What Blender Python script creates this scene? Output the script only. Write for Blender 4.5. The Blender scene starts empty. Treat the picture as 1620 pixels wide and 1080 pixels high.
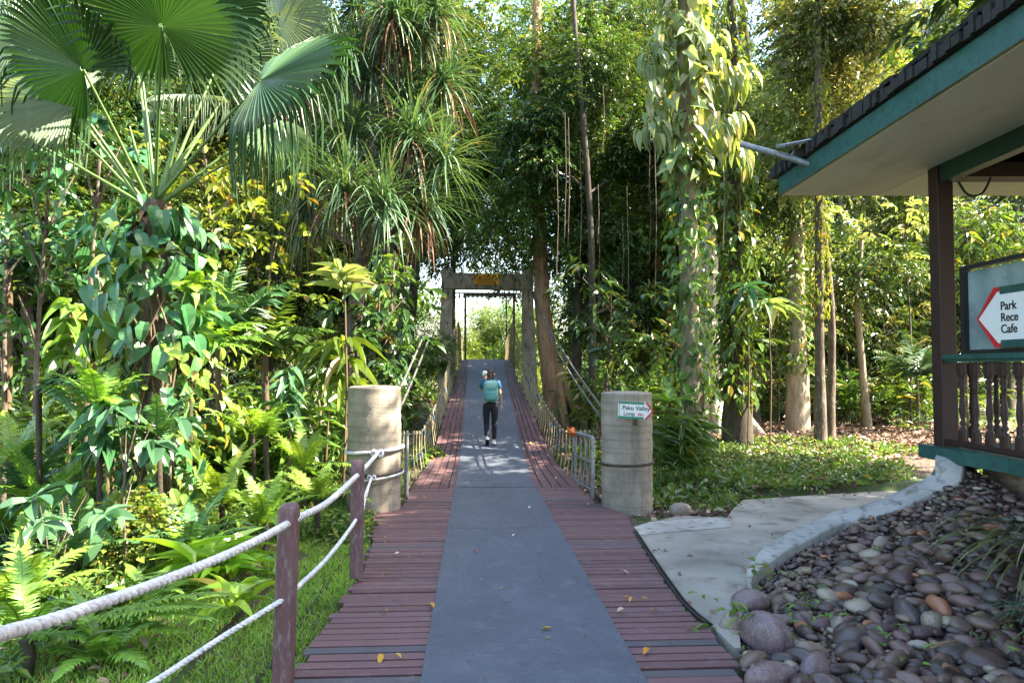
import bpy, bmesh, math, random
import numpy as np
from mathutils import Vector, Matrix
R = math.radians
random.seed(7)
rng = np.random.default_rng(11)
S = bpy.context.scene
COL = S.collection

# ------------------------------------------------------------------ camera
F = 1080.0                       # focal length in photo pixels (1620 wide)
CAMZ = 1.76
YAW, PITCH = R(-3.127), R(2.12)
cam_d = bpy.data.cameras.new('camera'); cam_d.lens = 24.0; cam_d.sensor_width = 36.0
cam_d.clip_start = 0.05; cam_d.clip_end = 2000
cam = bpy.data.objects.new('camera', cam_d); COL.objects.link(cam)
cam.location = (0, 0, CAMZ)
cam.rotation_euler = (R(90) + PITCH, 0, YAW)
S.camera = cam
CM = cam.rotation_euler.to_matrix()

# ------------------------------------------------------------------ light
SUN_AZ, SUN_EL = R(97), R(47)     # azimuth clockwise from +Y
sdir = Vector((math.sin(SUN_AZ)*math.cos(SUN_EL), math.cos(SUN_AZ)*math.cos(SUN_EL), math.sin(SUN_EL)))
sl = bpy.data.lights.new('sun', 'SUN'); sl.energy = 5.0; sl.angle = R(0.5); sl.color = (1, .90, .72)
so = bpy.data.objects.new('sun', sl); COL.objects.link(so)
so.rotation_euler = sdir.to_track_quat('Z', 'Y').to_euler()
W = bpy.data.worlds.new('World'); S.world = W; W.use_nodes = True
nt = W.node_tree; nt.nodes.clear()
sky = nt.nodes.new('ShaderNodeTexSky'); sky.sky_type = 'NISHITA'; sky.sun_disc = False
sky.sun_elevation = SUN_EL; sky.sun_rotation = SUN_AZ; sky.air_density = 1.3; sky.dust_density = 2.5; sky.ozone_density = 1.4
bg = nt.nodes.new('ShaderNodeBackground'); bg.inputs[1].default_value = 0.112
wo = nt.nodes.new('ShaderNodeOutputWorld')
nt.links.new(sky.outputs[0], bg.inputs[0]); nt.links.new(bg.outputs[0], wo.inputs[0])
S.view_settings.view_transform = 'Standard'; S.view_settings.look = 'None'
S.view_settings.exposure = 2.85; S.view_settings.gamma = 1.0
S.render.engine = 'CYCLES'
S.cycles.use_denoising = True
S.cycles.max_bounces = 6; S.cycles.diffuse_bounces = 2; S.cycles.glossy_bounces = 2
S.cycles.transmission_bounces = 4; S.cycles.transparent_max_bounces = 6
S.cycles.caustics_reflective = False; S.cycles.caustics_refractive = False

# ------------------------------------------------------------------ pixel helpers (measurements taken on the 1620x1080 photo)
def ray(px, py):
    return CM @ Vector(((px-810)/F, (540-py)/F, -1.0))
def at(px, py, Y):
    d = ray(px, py); t = Y/d.y
    return Vector((d.x*t, Y, CAMZ+d.z*t))
def gnd(px, py, z=0.0):
    d = ray(px, py); t = (z-CAMZ)/d.z
    return Vector((d.x*t, d.y*t, z))
def lerp(a, b, t): return a+(b-a)*t
def interp(x, xs, ys): return float(np.interp(x, xs, ys))

# ------------------------------------------------------------------ scene helpers
def tag(o, label=None, cat=None, group=None, kind=None):
    if label: o['label'] = label
    if cat: o['category'] = cat
    if group: o['group'] = group
    if kind: o['kind'] = kind
    return o
def empty(name, loc=(0, 0, 0), rz=0, label=None, cat=None, group=None):
    o = bpy.data.objects.new(name, None); COL.objects.link(o); o.empty_display_size = .1
    o.location = loc; o.rotation_euler = (0, 0, rz)
    return tag(o, label, cat, group)
def link(name, me, parent=None, loc=None):
    o = bpy.data.objects.new(name, me); COL.objects.link(o)
    if parent is not None: o.parent = parent
    if loc is not None: o.location = loc
    return o

class MB:
    """collects numpy chunks of quads/tris and builds ONE mesh"""
    def __init__(s): s.v = []; s.f = []; s.m = []; s.sm = []; s.n = 0
    def add(s, V, Fc, mi=0, smooth=False):
        V = np.asarray(V, float).reshape(-1, 3); Fc = np.asarray(Fc, int)
        if len(V) == 0: return
        s.v.append(V); s.f.append(Fc+s.n); s.m.append(np.full(len(Fc), mi)); s.sm.append(np.full(len(Fc), smooth)); s.n += len(V)
    def mesh(s, name, mats, off=None):
        V = np.concatenate(s.v)
        if off is not None: V = V-np.asarray(off, float)
        me = bpy.data.meshes.new(name)
        loops = np.concatenate([f.ravel() for f in s.f]); lens = np.concatenate([np.full(len(f), f.shape[1]) for f in s.f])
        starts = np.concatenate([[0], np.cumsum(lens)[:-1]])
        me.vertices.add(len(V)); me.vertices.foreach_set('co', V.astype(np.float32).ravel())
        me.loops.add(len(loops)); me.loops.foreach_set('vertex_index', loops.astype(np.int32))
        me.polygons.add(len(lens)); me.polygons.foreach_set('loop_start', starts.astype(np.int32))
        me.polygons.foreach_set('loop_total', lens.astype(np.int32))
        me.polygons.foreach_set('material_index', np.concatenate(s.m).astype(np.int32))
        me.polygons.foreach_set('use_smooth', np.concatenate(s.sm).astype(bool))
        for m in (mats if isinstance(mats, (list, tuple)) else [mats]): me.materials.append(m)
        me.update(calc_edges=True); me.validate()
        return me
    def build(s, name, mats, parent=None, loc=None, off=None):
        return link(name, s.mesh(name, mats, off), parent, loc)
    # --- shapes
    def box(s, c, size, rz=0, mi=0, M=None):
        x, y, z = [d/2 for d in size]
        V = np.array([(-x,-y,-z),(x,-y,-z),(x,y,-z),(-x,y,-z),(-x,-y,z),(x,-y,z),(x,y,z),(-x,y,z)])
        if M is not None: V = V @ np.array(M.to_3x3()).T
        elif rz:
            ca, sa = math.cos(rz), math.sin(rz); V = V @ np.array([[ca, sa, 0], [-sa, ca, 0], [0, 0, 1]])
        V = V+np.array(c)
        s.add(V, [(0,3,2,1),(4,5,6,7),(0,1,5,4),(1,2,6,5),(2,3,7,6),(3,0,4,7)], mi)
    def bevbox(s, c, size, b=.004, rz=0, mi=0):
        bm = bmesh.new(); bmesh.ops.create_cube(bm, size=1)
        bmesh.ops.scale(bm, vec=size, verts=bm.verts)
        bmesh.ops.bevel(bm, geom=bm.edges[:], offset=b, segments=1, affect='EDGES')
        if rz: bmesh.ops.rotate(bm, verts=bm.verts, matrix=Matrix.Rotation(rz, 3, 'Z'))
        bmesh.ops.translate(bm, verts=bm.verts, vec=c)
        s.addbm(bm, mi)
    def addbm(s, bm, mi=0, smooth=False):
        bm.verts.ensure_lookup_table(); bmesh.ops.triangulate(bm, faces=[f for f in bm.faces if len(f.verts) > 4])
        V = [v.co[:] for v in bm.verts]; bm.verts.index_update()
        q = [[v.index for v in f.verts] for f in bm.faces if len(f.verts) == 4]; t = [[v.index for v in f.verts] for f in bm.faces if len(f.verts) == 3]
        n0 = s.n; V = np.array(V)
        s.v.append(V)
        for L_ in (q, t):
            if L_:
                a = np.array(L_)+n0; s.f.append(a); s.m.append(np.full(len(a), mi)); s.sm.append(np.full(len(a), smooth))
        s.n += len(V); bm.free()
    def tube(s, pts, r, k=8, mi=0, cap=True, smooth=True, jitter=0):
        P = np.array([tuple(p) for p in pts], float); n = len(P)
        rad = np.full(n, r, float) if np.isscalar(r) else np.array(r, float)
        T = np.gradient(P, axis=0); T /= np.linalg.norm(T, axis=1)[:, None]+1e-12
        ref = np.array([0, 0, 1.]) if abs(T[0][2]) < .9 else np.array([1., 0, 0])
        u = np.cross(T[0], ref); u /= np.linalg.norm(u); ang = np.arange(k)*2*math.pi/k
        V = []
        for i in range(n):
            u = u-T[i]*np.dot(u, T[i]); u /= np.linalg.norm(u)+1e-12; w = np.cross(T[i], u)
            rr = rad[i]*(1+jitter*rng.normal(size=k)) if jitter else rad[i]
            V.append(P[i]+(np.cos(ang)*rr)[:, None]*u+(np.sin(ang)*rr)[:, None]*w)
        V = np.concatenate(V); a = np.arange(k); b = (a+1) % k
        Fc = np.concatenate([np.stack([i*k+a, i*k+b, (i+1)*k+b, (i+1)*k+a], 1) for i in range(n-1)])
        s.add(V, Fc, mi, smooth)
        if cap:
            for i, sgn in ((0, -1), (n-1, 1)):
                ring = V[i*k:(i+1)*k]; c = ring.mean(0)[None]
                f = np.stack([a, b, np.full(k, k)], 1) if sgn > 0 else np.stack([b, a, np.full(k, k)], 1)
                s.add(np.concatenate([ring, c]), f, mi, False)
    def prism(s, poly, z0, z1, mi=0):
        """vertical prism over a polygon [(x,y)] (ear-safe through bmesh); z1 may be a function"""
        bm = bmesh.new(); f1 = z1 if callable(z1) else (lambda x, y: z1)
        top = [bm.verts.new((x, y, f1(x, y))) for x, y in poly]; bot = [bm.verts.new((x, y, z0)) for x, y in poly]
        bm.faces.new(top); bm.faces.new(bot[::-1])
        for i in range(len(poly)):
            j = (i+1) % len(poly); bm.faces.new((top[i], bot[i], bot[j], top[j]))
        bmesh.ops.recalc_face_normals(bm, faces=bm.faces); s.addbm(bm, mi)
    def lathe(s, prof, c, k=20, mi=0, smooth=True, jit=0):
        a = np.arange(k)*2*math.pi/k; V = []
        for r, z in prof:
            rr = r*(1+jit*rng.normal(size=k)) if jit else r
            V.append(np.stack([np.cos(a)*rr+c[0], np.sin(a)*rr+c[1], np.full(k, z+c[2])], 1))
        V = np.concatenate(V); i0 = np.arange(k); b = (i0+1) % k
        Fc = np.concatenate([np.stack([i*k+i0, i*k+b, (i+1)*k+b, (i+1)*k+i0], 1) for i in range(len(prof)-1)])
        s.add(V, Fc, mi, smooth)

# ------------------------------------------------------------------ materials
def newmat(name):
    m = bpy.data.materials.new(name); m.use_nodes = True; t = m.node_tree
    b = t.nodes['Principled BSDF']; return m, t, b
def N(t, typ, **kw):
    n = t.nodes.new(typ)
    for k, v in kw.items():
        if k.startswith('i_'):
            key = k[2:]; n.inputs[int(key) if key.isdigit() else key].default_value = v
        else: setattr(n, k, v)
    return n
def ramp(t, fac, stops, interp_='LINEAR'):
    r = t.nodes.new('ShaderNodeValToRGB'); r.color_ramp.interpolation = interp_
    e = r.color_ramp.elements
    while len(e) < len(stops): e.new(.5)
    for k, (p, c) in enumerate(stops): e[k].position = p; e[k].color = (*c, 1) if len(c) == 3 else c
    t.links.new(fac, r.inputs[0]); return r.outputs[0]
def mixc(t, fac, a, b, mode='MIX'):
    m = t.nodes.new('ShaderNodeMix'); m.data_type = 'RGBA'; m.blend_type = mode
    for sock, v in ((m.inputs[0], fac), (m.inputs[6], a), (m.inputs[7], b)):
        if hasattr(v, 'links'): t.links.new(v, sock)
        else: sock.default_value = v if np.isscalar(v) else (*v, 1)
    return m.outputs[2]
def noise(t, scale, detail=4, rough=.55, vec=None, dist=0):
    n = N(t, 'ShaderNodeTexNoise', i_Scale=scale, i_Detail=detail, i_Roughness=rough, i_Distortion=dist)
    if vec is not None: t.links.new(vec, n.inputs['Vector'])
    return n.outputs['Fac']
def coords(t, scale=(1, 1, 1), kind='Object'):
    c = N(t, 'ShaderNodeTexCoord'); m = N(t, 'ShaderNodeMapping'); m.inputs['Scale'].default_value = scale
    t.links.new(c.outputs[kind], m.inputs[0]); return m.outputs[0]
def bump(t, b, h, strength=.3, dist=.01):
    n = N(t, 'ShaderNodeBump', i_Strength=strength, i_Distance=dist); t.links.new(h, n.inputs['Height']); t.links.new(n.outputs[0], b.inputs['Normal'])
def mat_rough(name, c1, c2, c3=None, scale=6, stretch=(1, 1, 1), rough=.8, bs=.4, bd=.01, fine=60, metal=0, spec=.5):
    m, t, b = newmat(name); v = coords(t, stretch)
    n1 = noise(t, scale, 6, .6, v); n2 = noise(t, scale*3.3, 4, .6, v)
    col = ramp(t, n1, [(.3, c1), (.62, c2)])
    if c3 is not None:
        col = mixc(t, ramp(t, n2, [(.52, (0, 0, 0)), (.68, (1, 1, 1))]), col, c3)
    t.links.new(col, b.inputs['Base Color']); b.inputs['Roughness'].default_value = rough; b.inputs['Metallic'].default_value = metal
    b.inputs['Specular IOR Level'].default_value = spec
    nf = noise(t, fine, 5, .65, v); mx = N(t, 'ShaderNodeMath', operation='ADD'); t.links.new(nf, mx.inputs[0]); t.links.new(n1, mx.inputs[1])
    bump(t, b, mx.outputs[0], bs, bd); return m
def mat_plain(name, c, rough=.5, metal=0, var=.15):
    d = tuple(x*(1-var) for x in c); return mat_rough(name, d, c, scale=9, rough=rough, bs=.12, bd=.003, metal=metal)
def mat_leaf(name, ca, cb, cc=None, pc=.06, rough=.3, trans=.35, tcol=None, spec=.45, cvar=.35):
    """leaf: colour varies leaf by leaf; translucent so that sun behind glows through"""
    m, t, b = newmat(name)
    g = N(t, 'ShaderNodeNewGeometry'); oi = N(t, 'ShaderNodeObjectInfo')
    rnd = g.outputs['Random Per Island']
    stops = [(0, ca), (1-pc*2 if cc else 1, cb)]
    if cc: stops += [(1-pc, cc)]
    col = ramp(t, rnd, stops)
    hs = N(t, 'ShaderNodeHueSaturation'); mr = N(t, 'ShaderNodeMapRange', i_3=1-cvar, i_4=1+cvar)
    t.links.new(noise(t, 1.3, 2, .5, coords(t)), mr.inputs[0]); mr.inputs[1].default_value = .3; mr.inputs[2].default_value = .7
    t.links.new(mr.outputs[0], hs.inputs['Value']); t.links.new(col, hs.inputs['Color'])
    mh = N(t, 'ShaderNodeMapRange', i_3=.468, i_4=.498); t.links.new(oi.outputs['Random'], mh.inputs[0]); t.links.new(mh.outputs[0], hs.inputs['Hue'])
    col = hs.outputs[0]
    t.links.new(col, b.inputs['Base Color']); b.inputs['Roughness'].default_value = rough
    b.inputs['Specular IOR Level'].default_value = spec
    tr = N(t, 'ShaderNodeBsdfTranslucent'); tc = mixc(t, 1.0, col, tcol or (1.7, 1.55, .55), 'MULTIPLY'); t.links.new(tc, tr.inputs[0])
    mx = N(t, 'ShaderNodeMixShader'); mx.inputs[0].default_value = trans
    t.links.new(b.outputs[0], mx.inputs[1]); t.links.new(tr.outputs[0], mx.inputs[2])
    t.links.new(mx.outputs[0], t.nodes['Material Output'].inputs[0]); return m

M = {}
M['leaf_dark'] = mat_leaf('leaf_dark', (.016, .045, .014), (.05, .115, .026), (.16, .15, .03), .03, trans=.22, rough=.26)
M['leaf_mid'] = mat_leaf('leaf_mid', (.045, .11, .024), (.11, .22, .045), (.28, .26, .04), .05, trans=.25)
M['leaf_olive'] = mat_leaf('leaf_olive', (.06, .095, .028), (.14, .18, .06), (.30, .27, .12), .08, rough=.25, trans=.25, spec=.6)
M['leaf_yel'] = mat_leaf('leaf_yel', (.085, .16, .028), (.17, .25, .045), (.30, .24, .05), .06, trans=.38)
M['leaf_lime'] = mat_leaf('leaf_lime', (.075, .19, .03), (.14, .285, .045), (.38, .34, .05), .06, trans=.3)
M['leaf_blue'] = mat_leaf('leaf_blue', (.045, .115, .06), (.075, .165, .085), None, rough=.35, trans=.18, tcol=(1.3, 1.5, .7))
M['leaf_vine'] = mat_leaf('leaf_vine', (.035, .125, .055), (.085, .22, .09), (.20, .30, .06), .04, rough=.3, trans=.15)
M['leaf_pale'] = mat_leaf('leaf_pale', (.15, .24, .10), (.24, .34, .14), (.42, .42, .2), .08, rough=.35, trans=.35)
M['strap'] = mat_leaf('strap', (.045, .11, .055), (.11, .20, .10), (.2, .2, .09), .03, rough=.4, trans=.2)
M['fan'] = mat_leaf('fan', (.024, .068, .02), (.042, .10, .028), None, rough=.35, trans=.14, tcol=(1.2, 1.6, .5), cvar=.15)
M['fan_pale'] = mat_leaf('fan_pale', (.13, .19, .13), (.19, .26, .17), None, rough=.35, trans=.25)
M['fern'] = mat_leaf('fern', (.12, .27, .04), (.20, .38, .06), None, trans=.35)
M['fern_dark'] = mat_leaf('fern_dark', (.04, .12, .05), (.075, .18, .07), None, trans=.25)
M['dead'] = mat_leaf('dead', (.16, .10, .05), (.30, .20, .11), (.07, .04, .025), .15, rough=.8, trans=.15, tcol=(1.2, 1, .7), spec=.1)
M['litter'] = mat_leaf('litter', (.11, .068, .042), (.26, .17, .105), (.38, .30, .21), .18, rough=.75, trans=.05, tcol=(1, 1, 1), spec=.2)
M['yellow_leaf'] = mat_leaf('yellow_leaf', (.45, .30, .03), (.60, .38, .04), None, rough=.5, trans=.1, tcol=(1, 1, 1))
M['pale_leaf'] = mat_leaf('pale_leaf', (.42, .34, .22), (.55, .47, .34), None, rough=.6, trans=.05, tcol=(1, 1, 1))
M['bark'] = mat_rough('bark', (.05, .035, .025), (.14, .10, .07), (.20, .19, .15), 5, (1, 1, .35), .9, .8, .03, 30)
M['grass'] = mat_leaf('grass', (.13, .28, .04), (.23, .42, .06), (.35, .35, .1), .05, trans=.3)
M['leaf_gloss'] = mat_leaf('leaf_gloss', (.17, .38, .035), (.27, .5, .05), (.55, .5, .05), .08, rough=.2, trans=.35)
M['bark_sunlit'] = mat_rough('bark_sunlit', (.42, .36, .28), (.62, .55, .44), (.25, .26, .14), 4, (1, 1, .3), .85, .7, .03, 25)  # sunlight painted into the bark: whitened tone for the sunlit trunk
M['bark_pale'] = mat_rough('bark_pale', (.20, .15, .10), (.36, .29, .20), (.13, .15, .07), 4, (1, 1, .3), .9, .7, .03, 25)
M['bark_orange'] = mat_rough('bark_orange', (.22, .11, .055), (.38, .23, .12), (.14, .09, .06), 3.5, (1, 1, .25), .85, .8, .03, 22)
M['bark_dark'] = mat_rough('bark_dark', (.025, .018, .013), (.07, .05, .035), (.06, .08, .03), 5, (1, 1, .4), .9, .8, .03, 30)
M['stem'] = mat_plain('stem', (.10, .18, .04), .5)
M['stem_brown'] = mat_plain('stem_brown', (.12, .08, .04), .7)
M['concrete'] = mat_rough('concrete', (.21, .17, .125), (.34, .275, .205), (.16, .13, .095), 2.2, (1, 1, 2.6), .88, .5, .012, 26)
M['drum'] = None
def mat_drum():
    m, t, b = newmat('drum_concrete'); n1 = noise(t, 2.4, 6, .65, coords(t)); ns = noise(t, 1.0, 6, .7, coords(t, (9, 9, .7))); nr = noise(t, 1.0, 3, .5, coords(t, (.6, .6, 26)))
    col = ramp(t, n1, [(.32, (.19, .16, .125)), (.66, (.37, .32, .25))])
    col = mixc(t, ramp(t, ns, [(.5, (0, 0, 0)), (.72, (.75, .75, .75))]), col, (.105, .09, .07))
    col = mixc(t, ramp(t, nr, [(.52, (0, 0, 0)), (.62, (.35, .35, .35))]), col, (.12, .10, .08))
    n4 = noise(t, 5, 5, .7, coords(t)); col = mixc(t, ramp(t, n4, [(.6, (0, 0, 0)), (.75, (.6, .6, .6))]), col, (.46, .43, .38))
    t.links.new(col, b.inputs['Base Color']); b.inputs['Roughness'].default_value = .9; bump(t, b, noise(t, 30, 5, .7, coords(t, (1, 1, 2.5))), .6, .012); return m
M['drum'] = mat_drum()
M['concrete_dark'] = mat_rough('concrete_dark', (.34, .29, .22), (.54, .47, .38), (.13, .10, .065), 2.2, (1.4, 1.4, .5), .88, .5, .012, 30)
M['path'] = mat_rough('path', (.14, .128, .105), (.34, .315, .27), (.12, .11, .085), .75, (1, 1, 1), .8, .35, .006, 55)
M['kerb'] = mat_rough('kerb', (.27, .26, .235), (.40, .385, .355), (.15, .14, .115), 2.2, (1, 1, 1), .75, .35, .006, 45)
M['galv'] = mat_rough('galv', (.16, .18, .19), (.27, .29, .30), (.12, .11, .10), 7, (1, 1, 1), .5, .15, .003, 60, metal=.35)
M['cable'] = mat_rough('cable', (.06, .06, .056), (.12, .12, .11), (.05, .045, .035), 14, (1, 1, 1), .6, .3, .004, 90, metal=.2)
M['rope'] = mat_rough('rope', (.52, .50, .54), (.72, .71, .74), (.36, .34, .33), 16, (1, 1, 1), .8, .3, .003, 120)
M['post_paint'] = mat_rough('post_paint', (.095, .045, .047), (.14, .07, .072), (.2,.15,.15), 7, (2, 2, .5), .6, .4, .004, 50)
M['hang_pale'] = mat_plain('hang_pale', (.36, .31, .18), .6)
M['hang_blue'] = mat_plain('hang_blue', (.05, .10, .22), .5)
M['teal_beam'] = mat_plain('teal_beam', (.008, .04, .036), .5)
M['teal'] = mat_rough('teal', (.016, .068, .060), (.026, .098, .086), (.014, .05, .042), 5, (1, 1, 1), .45, .15, .003, 40)
M['brown_paint'] = mat_plain('brown_paint', (.032, .012, .010), .6)
M['brown_wood'] = mat_plain('brown_wood', (.30, .13, .06), .5)
M['soffit'] = None
M['tile'] = mat_rough('tile', (.008, .007, .006), (.022, .018, .016), (.03, .032, .02), 8, (1, 1, 1), .9, .6, .01, 40)
M['black'] = mat_plain('black', (.012, .012, .014), .5)
M['white'] = mat_plain('white', (.78, .78, .76), .4, var=.05)
M['red'] = mat_plain('red', (.55, .02, .025), .4, var=.08)
M['green_sign'] = mat_plain('green_sign', (.02, .22, .13), .4, var=.1)
M['orange'] = mat_plain('orange', (.75, .16, .02), .5)
M['yellow_sign'] = mat_plain('yellow_sign', (.85, .38, .012), .45, var=.06)
M['skin'] = mat_plain('skin', (.50, .29, .20), .5, var=.06)
M['hair'] = mat_rough('hair', (.02, .01, .008), (.06, .028, .02), None, 30, (1, 1, .3), .45)
M['shirt'] = mat_plain('shirt', (.02, .10, .19), .8)
M['shirt_light'] = mat_plain('shirt_light', (.40, .50, .60), .8)
M['trousers'] = mat_plain('trousers', (.008, .008, .014), .85, var=.3)
M['pack'] = mat_rough('pack', (.06, .22, .22), (.10, .31, .29), None, 9, (1, 1, 1), .65, .5, .01, 40)
M['pack_light'] = mat_plain('pack_light', (.26, .50, .46), .6)

# planks
def mat_planks(name, c1, c2, c3):
    m, t, b = newmat(name); g = N(t, 'ShaderNodeNewGeometry')
    v = coords(t, (1, 1, 1)); n1 = noise(t, 2.2, 5, .6, v); nf = noise(t, 90, 4, .6, coords(t, (.12, 1, 1)))
    col = ramp(t, g.outputs['Random Per Island'], [(0, c1), (.8, c2), (.93, c3)])
    col = mixc(t, ramp(t, n1, [(.55, (0, 0, 0)), (.8, (.6, .6, .6))]), col, (.055, .048, .06))
    n3 = noise(t, 7, 5, .7, v)
    col = mixc(t, ramp(t, n3, [(.55, (0, 0, 0)), (.75, (.5, .5, .5))]), col, (.22, .17, .18))
    t.links.new(col, b.inputs['Base Color']); b.inputs['Roughness'].default_value = .55
    bump(t, b, nf, .35, .004); return m
M['planks'] = mat_planks('planks', (.092, .045, .046), (.150, .076, .078), (.08, .068, .078))
M['planks_red'] = mat_planks('planks_red', (.080, .040, .042), (.125, .066, .068), (.07, .05, .055))
M['boulder_purple'] = mat_rough('boulder_purple', (.085, .055, .062), (.17, .115, .12), (.24, .20, .18), 5, (1, 1, 1), .35, .3, .006, 30)
M['boulder_tan'] = mat_rough('boulder_tan', (.16, .125, .10), (.30, .24, .19), (.10, .08, .07), 6, (1, 1, 1), .45, .3, .006, 30)
# rubber matting with a small raised diamond pattern, dusty patches
m, t, b = newmat('matting'); v = coords(t)
vo = N(t, 'ShaderNodeTexVoronoi', i_Scale=62.0); vo.feature = 'F1'; t.links.new(v, vo.inputs['Vector'])
n1 = noise(t, 1.1, 6, .6, v); n2 = noise(t, 5, 6, .7, v)
col = ramp(t, n1, [(.3, (.062, .071, .092)), (.7, (.080, .091, .118))])
col = mixc(t, ramp(t, n2, [(.5, (0, 0, 0)), (.74, (.4, .4, .4))]), col, (.15, .16, .185))
t.links.new(col, b.inputs['Base Color'])
rr = ramp(t, n2, [(.3, (.42, .42, .42)), (.7, (.62, .62, .62))]); t.links.new(rr, b.inputs['Roughness'])
bump(t, b, vo.outputs['Distance'], .7, .006); M['matting'] = m
# soffit boards: pale tongue-and-groove
def mat_boards(name, c1, c2, freq, axis='X'):
    m, t, b = newmat(name); w = N(t, 'ShaderNodeTexWave', i_Scale=freq, i_Distortion=0.0); w.bands_direction = axis; w.wave_profile = 'SAW'
    t.links.new(coords(t), w.inputs['Vector'])
    g = ramp(t, w.outputs['Fac'], [(0, (0, 0, 0)), (.06, (1, 1, 1))]); n1 = noise(t, 1.6, 5, .6, coords(t))
    base = ramp(t, n1, [(.3, c1), (.7, c2)])
    col = mixc(t, g, tuple(x*.35 for x in c1), base)
    t.links.new(col, b.inputs['Base Color']); b.inputs['Roughness'].default_value = .6; bump(t, b, g, .5, .006); return m
M['soffit'] = mat_rough('soffit', (.62, .58, .54), (.70, .66, .61), (.56, .51, .45), 1.1, (1, .3, 1), .7, .1, .004, 20)
M['soffit_y'] = mat_boards('soffit_y', (.72, .67, .59), (.80, .75, .67), 3.2, 'Y')
# pebbles: colour per stone
def mat_stone(name, per_obj):
    m, t, b = newmat(name)
    rnd = N(t, 'ShaderNodeObjectInfo').outputs['Random'] if per_obj else N(t, 'ShaderNodeNewGeometry').outputs['Random Per Island']
    col = ramp(t, rnd, [(0, (.060, .034, .030)), (.2, (.12, .080, .060)), (.36, (.032, .024, .022)), (.5, (.14, .082, .068)), (.62, (.060, .046, .046)),
                        (.74, (.20, .145, .105)), (.82, (.07, .038, .040)), (.93, (.30, .25, .19)), (.965, (.30, .12, .06)), (.985, (.22, .17, .09))], 'CONSTANT')
    c = N(t, 'ShaderNodeTexCoord'); n1 = noise(t, 9, 5, .65, c.outputs['Object']); n2 = noise(t, 40, 3, .6, c.outputs['Object'])
    col = mixc(t, ramp(t, n1, [(.45, (0, 0, 0)), (.75, (.6, .6, .6))]), col, (.17, .13, .105))
    t.links.new(col, b.inputs['Base Color']); b.inputs['Roughness'].default_value = .3; bump(t, b, n2, .25, .004); return m
M['pebble'] = mat_stone('pebble', True); M['pebble_fill'] = mat_stone('pebble_fill', False)
# glass of the notice panel
m, t, b = newmat('panel_glass'); b.inputs['Base Color'].default_value = (.23, .32, .34, 1); b.inputs['Roughness'].default_value = .12
b.inputs['Alpha'].default_value = .82; b.inputs['Specular IOR Level'].default_value = .9
col = ramp(t, noise(t, 2.4, 3, .5, coords(t)), [(.35, (.15, .22, .24)), (.7, (.34, .43, .45))]); t.links.new(col, b.inputs['Base Color'])
M['panel_glass'] = m
# ground
m, t, b = newmat('ground_soil'); v = coords(t)
n1 = noise(t, .9, 6, .6, v); n2 = noise(t, 9, 6, .7, v); n3 = noise(t, 45, 4, .7, v)
soil = ramp(t, n2, [(.3, (.035, .024, .016)), (.7, (.12, .082, .055))])
green = ramp(t, n2, [(.3, (.035, .06, .015)), (.7, (.08, .12, .028))])
col = mixc(t, ramp(t, n1, [(.44, (0, 0, 0)), (.56, (1, 1, 1))]), soil, green)
t.links.new(col, b.inputs['Base Color']); b.inputs['Roughness'].default_value = .95; bump(t, b, n3, .8, .03); M['soil'] = m
m, t, b = newmat('forest_floor'); v = coords(t)
vo = N(t, 'ShaderNodeTexVoronoi', i_Scale=14.0); t.links.new(v, vo.inputs['Vector']); n2 = noise(t, 9, 6, .7, v)
col = mixc(t, .5, vo.outputs['Color'], (1, 1, 1)); col = mixc(t, 1.0, col, ramp(t, n2, [(.3, (.05, .03, .018)), (.7, (.19, .11, .062))]), 'MULTIPLY')
hs = N(t, 'ShaderNodeHueSaturation', i_Saturation=.8); t.links.new(col, hs.inputs['Color'])
n1 = noise(t, .25, 4, .6, v); col = mixc(t, ramp(t, n1, [(.5, (0, 0, 0)), (.62, (1, 1, 1))]), hs.outputs[0], (.05, .075, .02))
t.links.new(col, b.inputs['Base Color']); b.inputs['Roughness'].default_value = .95; bump(t, b, vo.outputs['Distance'], .8, .05); M['floor'] = m

# ================================================================== SETTING
DY = [-3, 0, 11, 13, 15.4, 17, 20, 22.3, 25.6, 29, 36, 45]
DZ = [.047, 0, -.172, -.12, .17, .48, .98, 1.36, 2.03, 2.0, 1.9, 2.2]
def deckz(y): return interp(y, DY, DZ)
def terr(x, y):
    z = -.0156*min(max(y, -5), 11)-.035
    z += .03*math.sin(x*1.3+y*.7)+.025*math.sin(x*.6-y*1.1+1.3)
    if x < -2.2: z -= .10*min(1, (-2.2-x)/3)
    if x > 2.6 and y > 9: z += .14*min(1, (y-9)/1.5)*min(1, (x-2.6)/1.2)
    if 9 < y < 27 and abs(x-.35) < 2.0: z = min(z, deckz(y)-.16)
    if y > 27 and -7 < x < 8: z -= 3.0*min(1, (y-27)/8)*min(1, (8-x)/3, (x+7)/3)
    if y > 55: z += (y-55)*.06
    return z
def flat_region(x, y):   # near paved things keep the soil just below
    return -3.2 < x < 8.5 and y < 11.2
xs = np.concatenate([np.linspace(-70, -12, 24), np.linspace(-11.5, 12, 95), np.linspace(13, 75, 24)])
ys = np.concatenate([np.linspace(-8, 20, 113), np.linspace(21, 90, 40)])
mb = MB(); V = []
for y in ys:
    for x in xs:
        z = terr(x, y)
        if -2.0 < x < 8.5 and y < 10.3: z = min(z, -.0156*y-.075)
        V.append((x, y, z))
nx = len(xs); Fq = []; mi = []
for j in range(len(ys)-1):
    for i in range(nx-1):
        Fq.append((j*nx+i, j*nx+i+1, (j+1)*nx+i+1, (j+1)*nx+i)); mi.append(1 if (xs[i] > 1.0 and ys[j] > 11) or ys[j] > 13 else 0)
Fq = np.array(Fq); mi = np.array(mi); V = np.array(V)
me = None
mb.v.append(V); mb.n = len(V)
mb.f = [Fq]; mb.m = [mi]; mb.sm = [np.ones(len(Fq), bool)]
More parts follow.
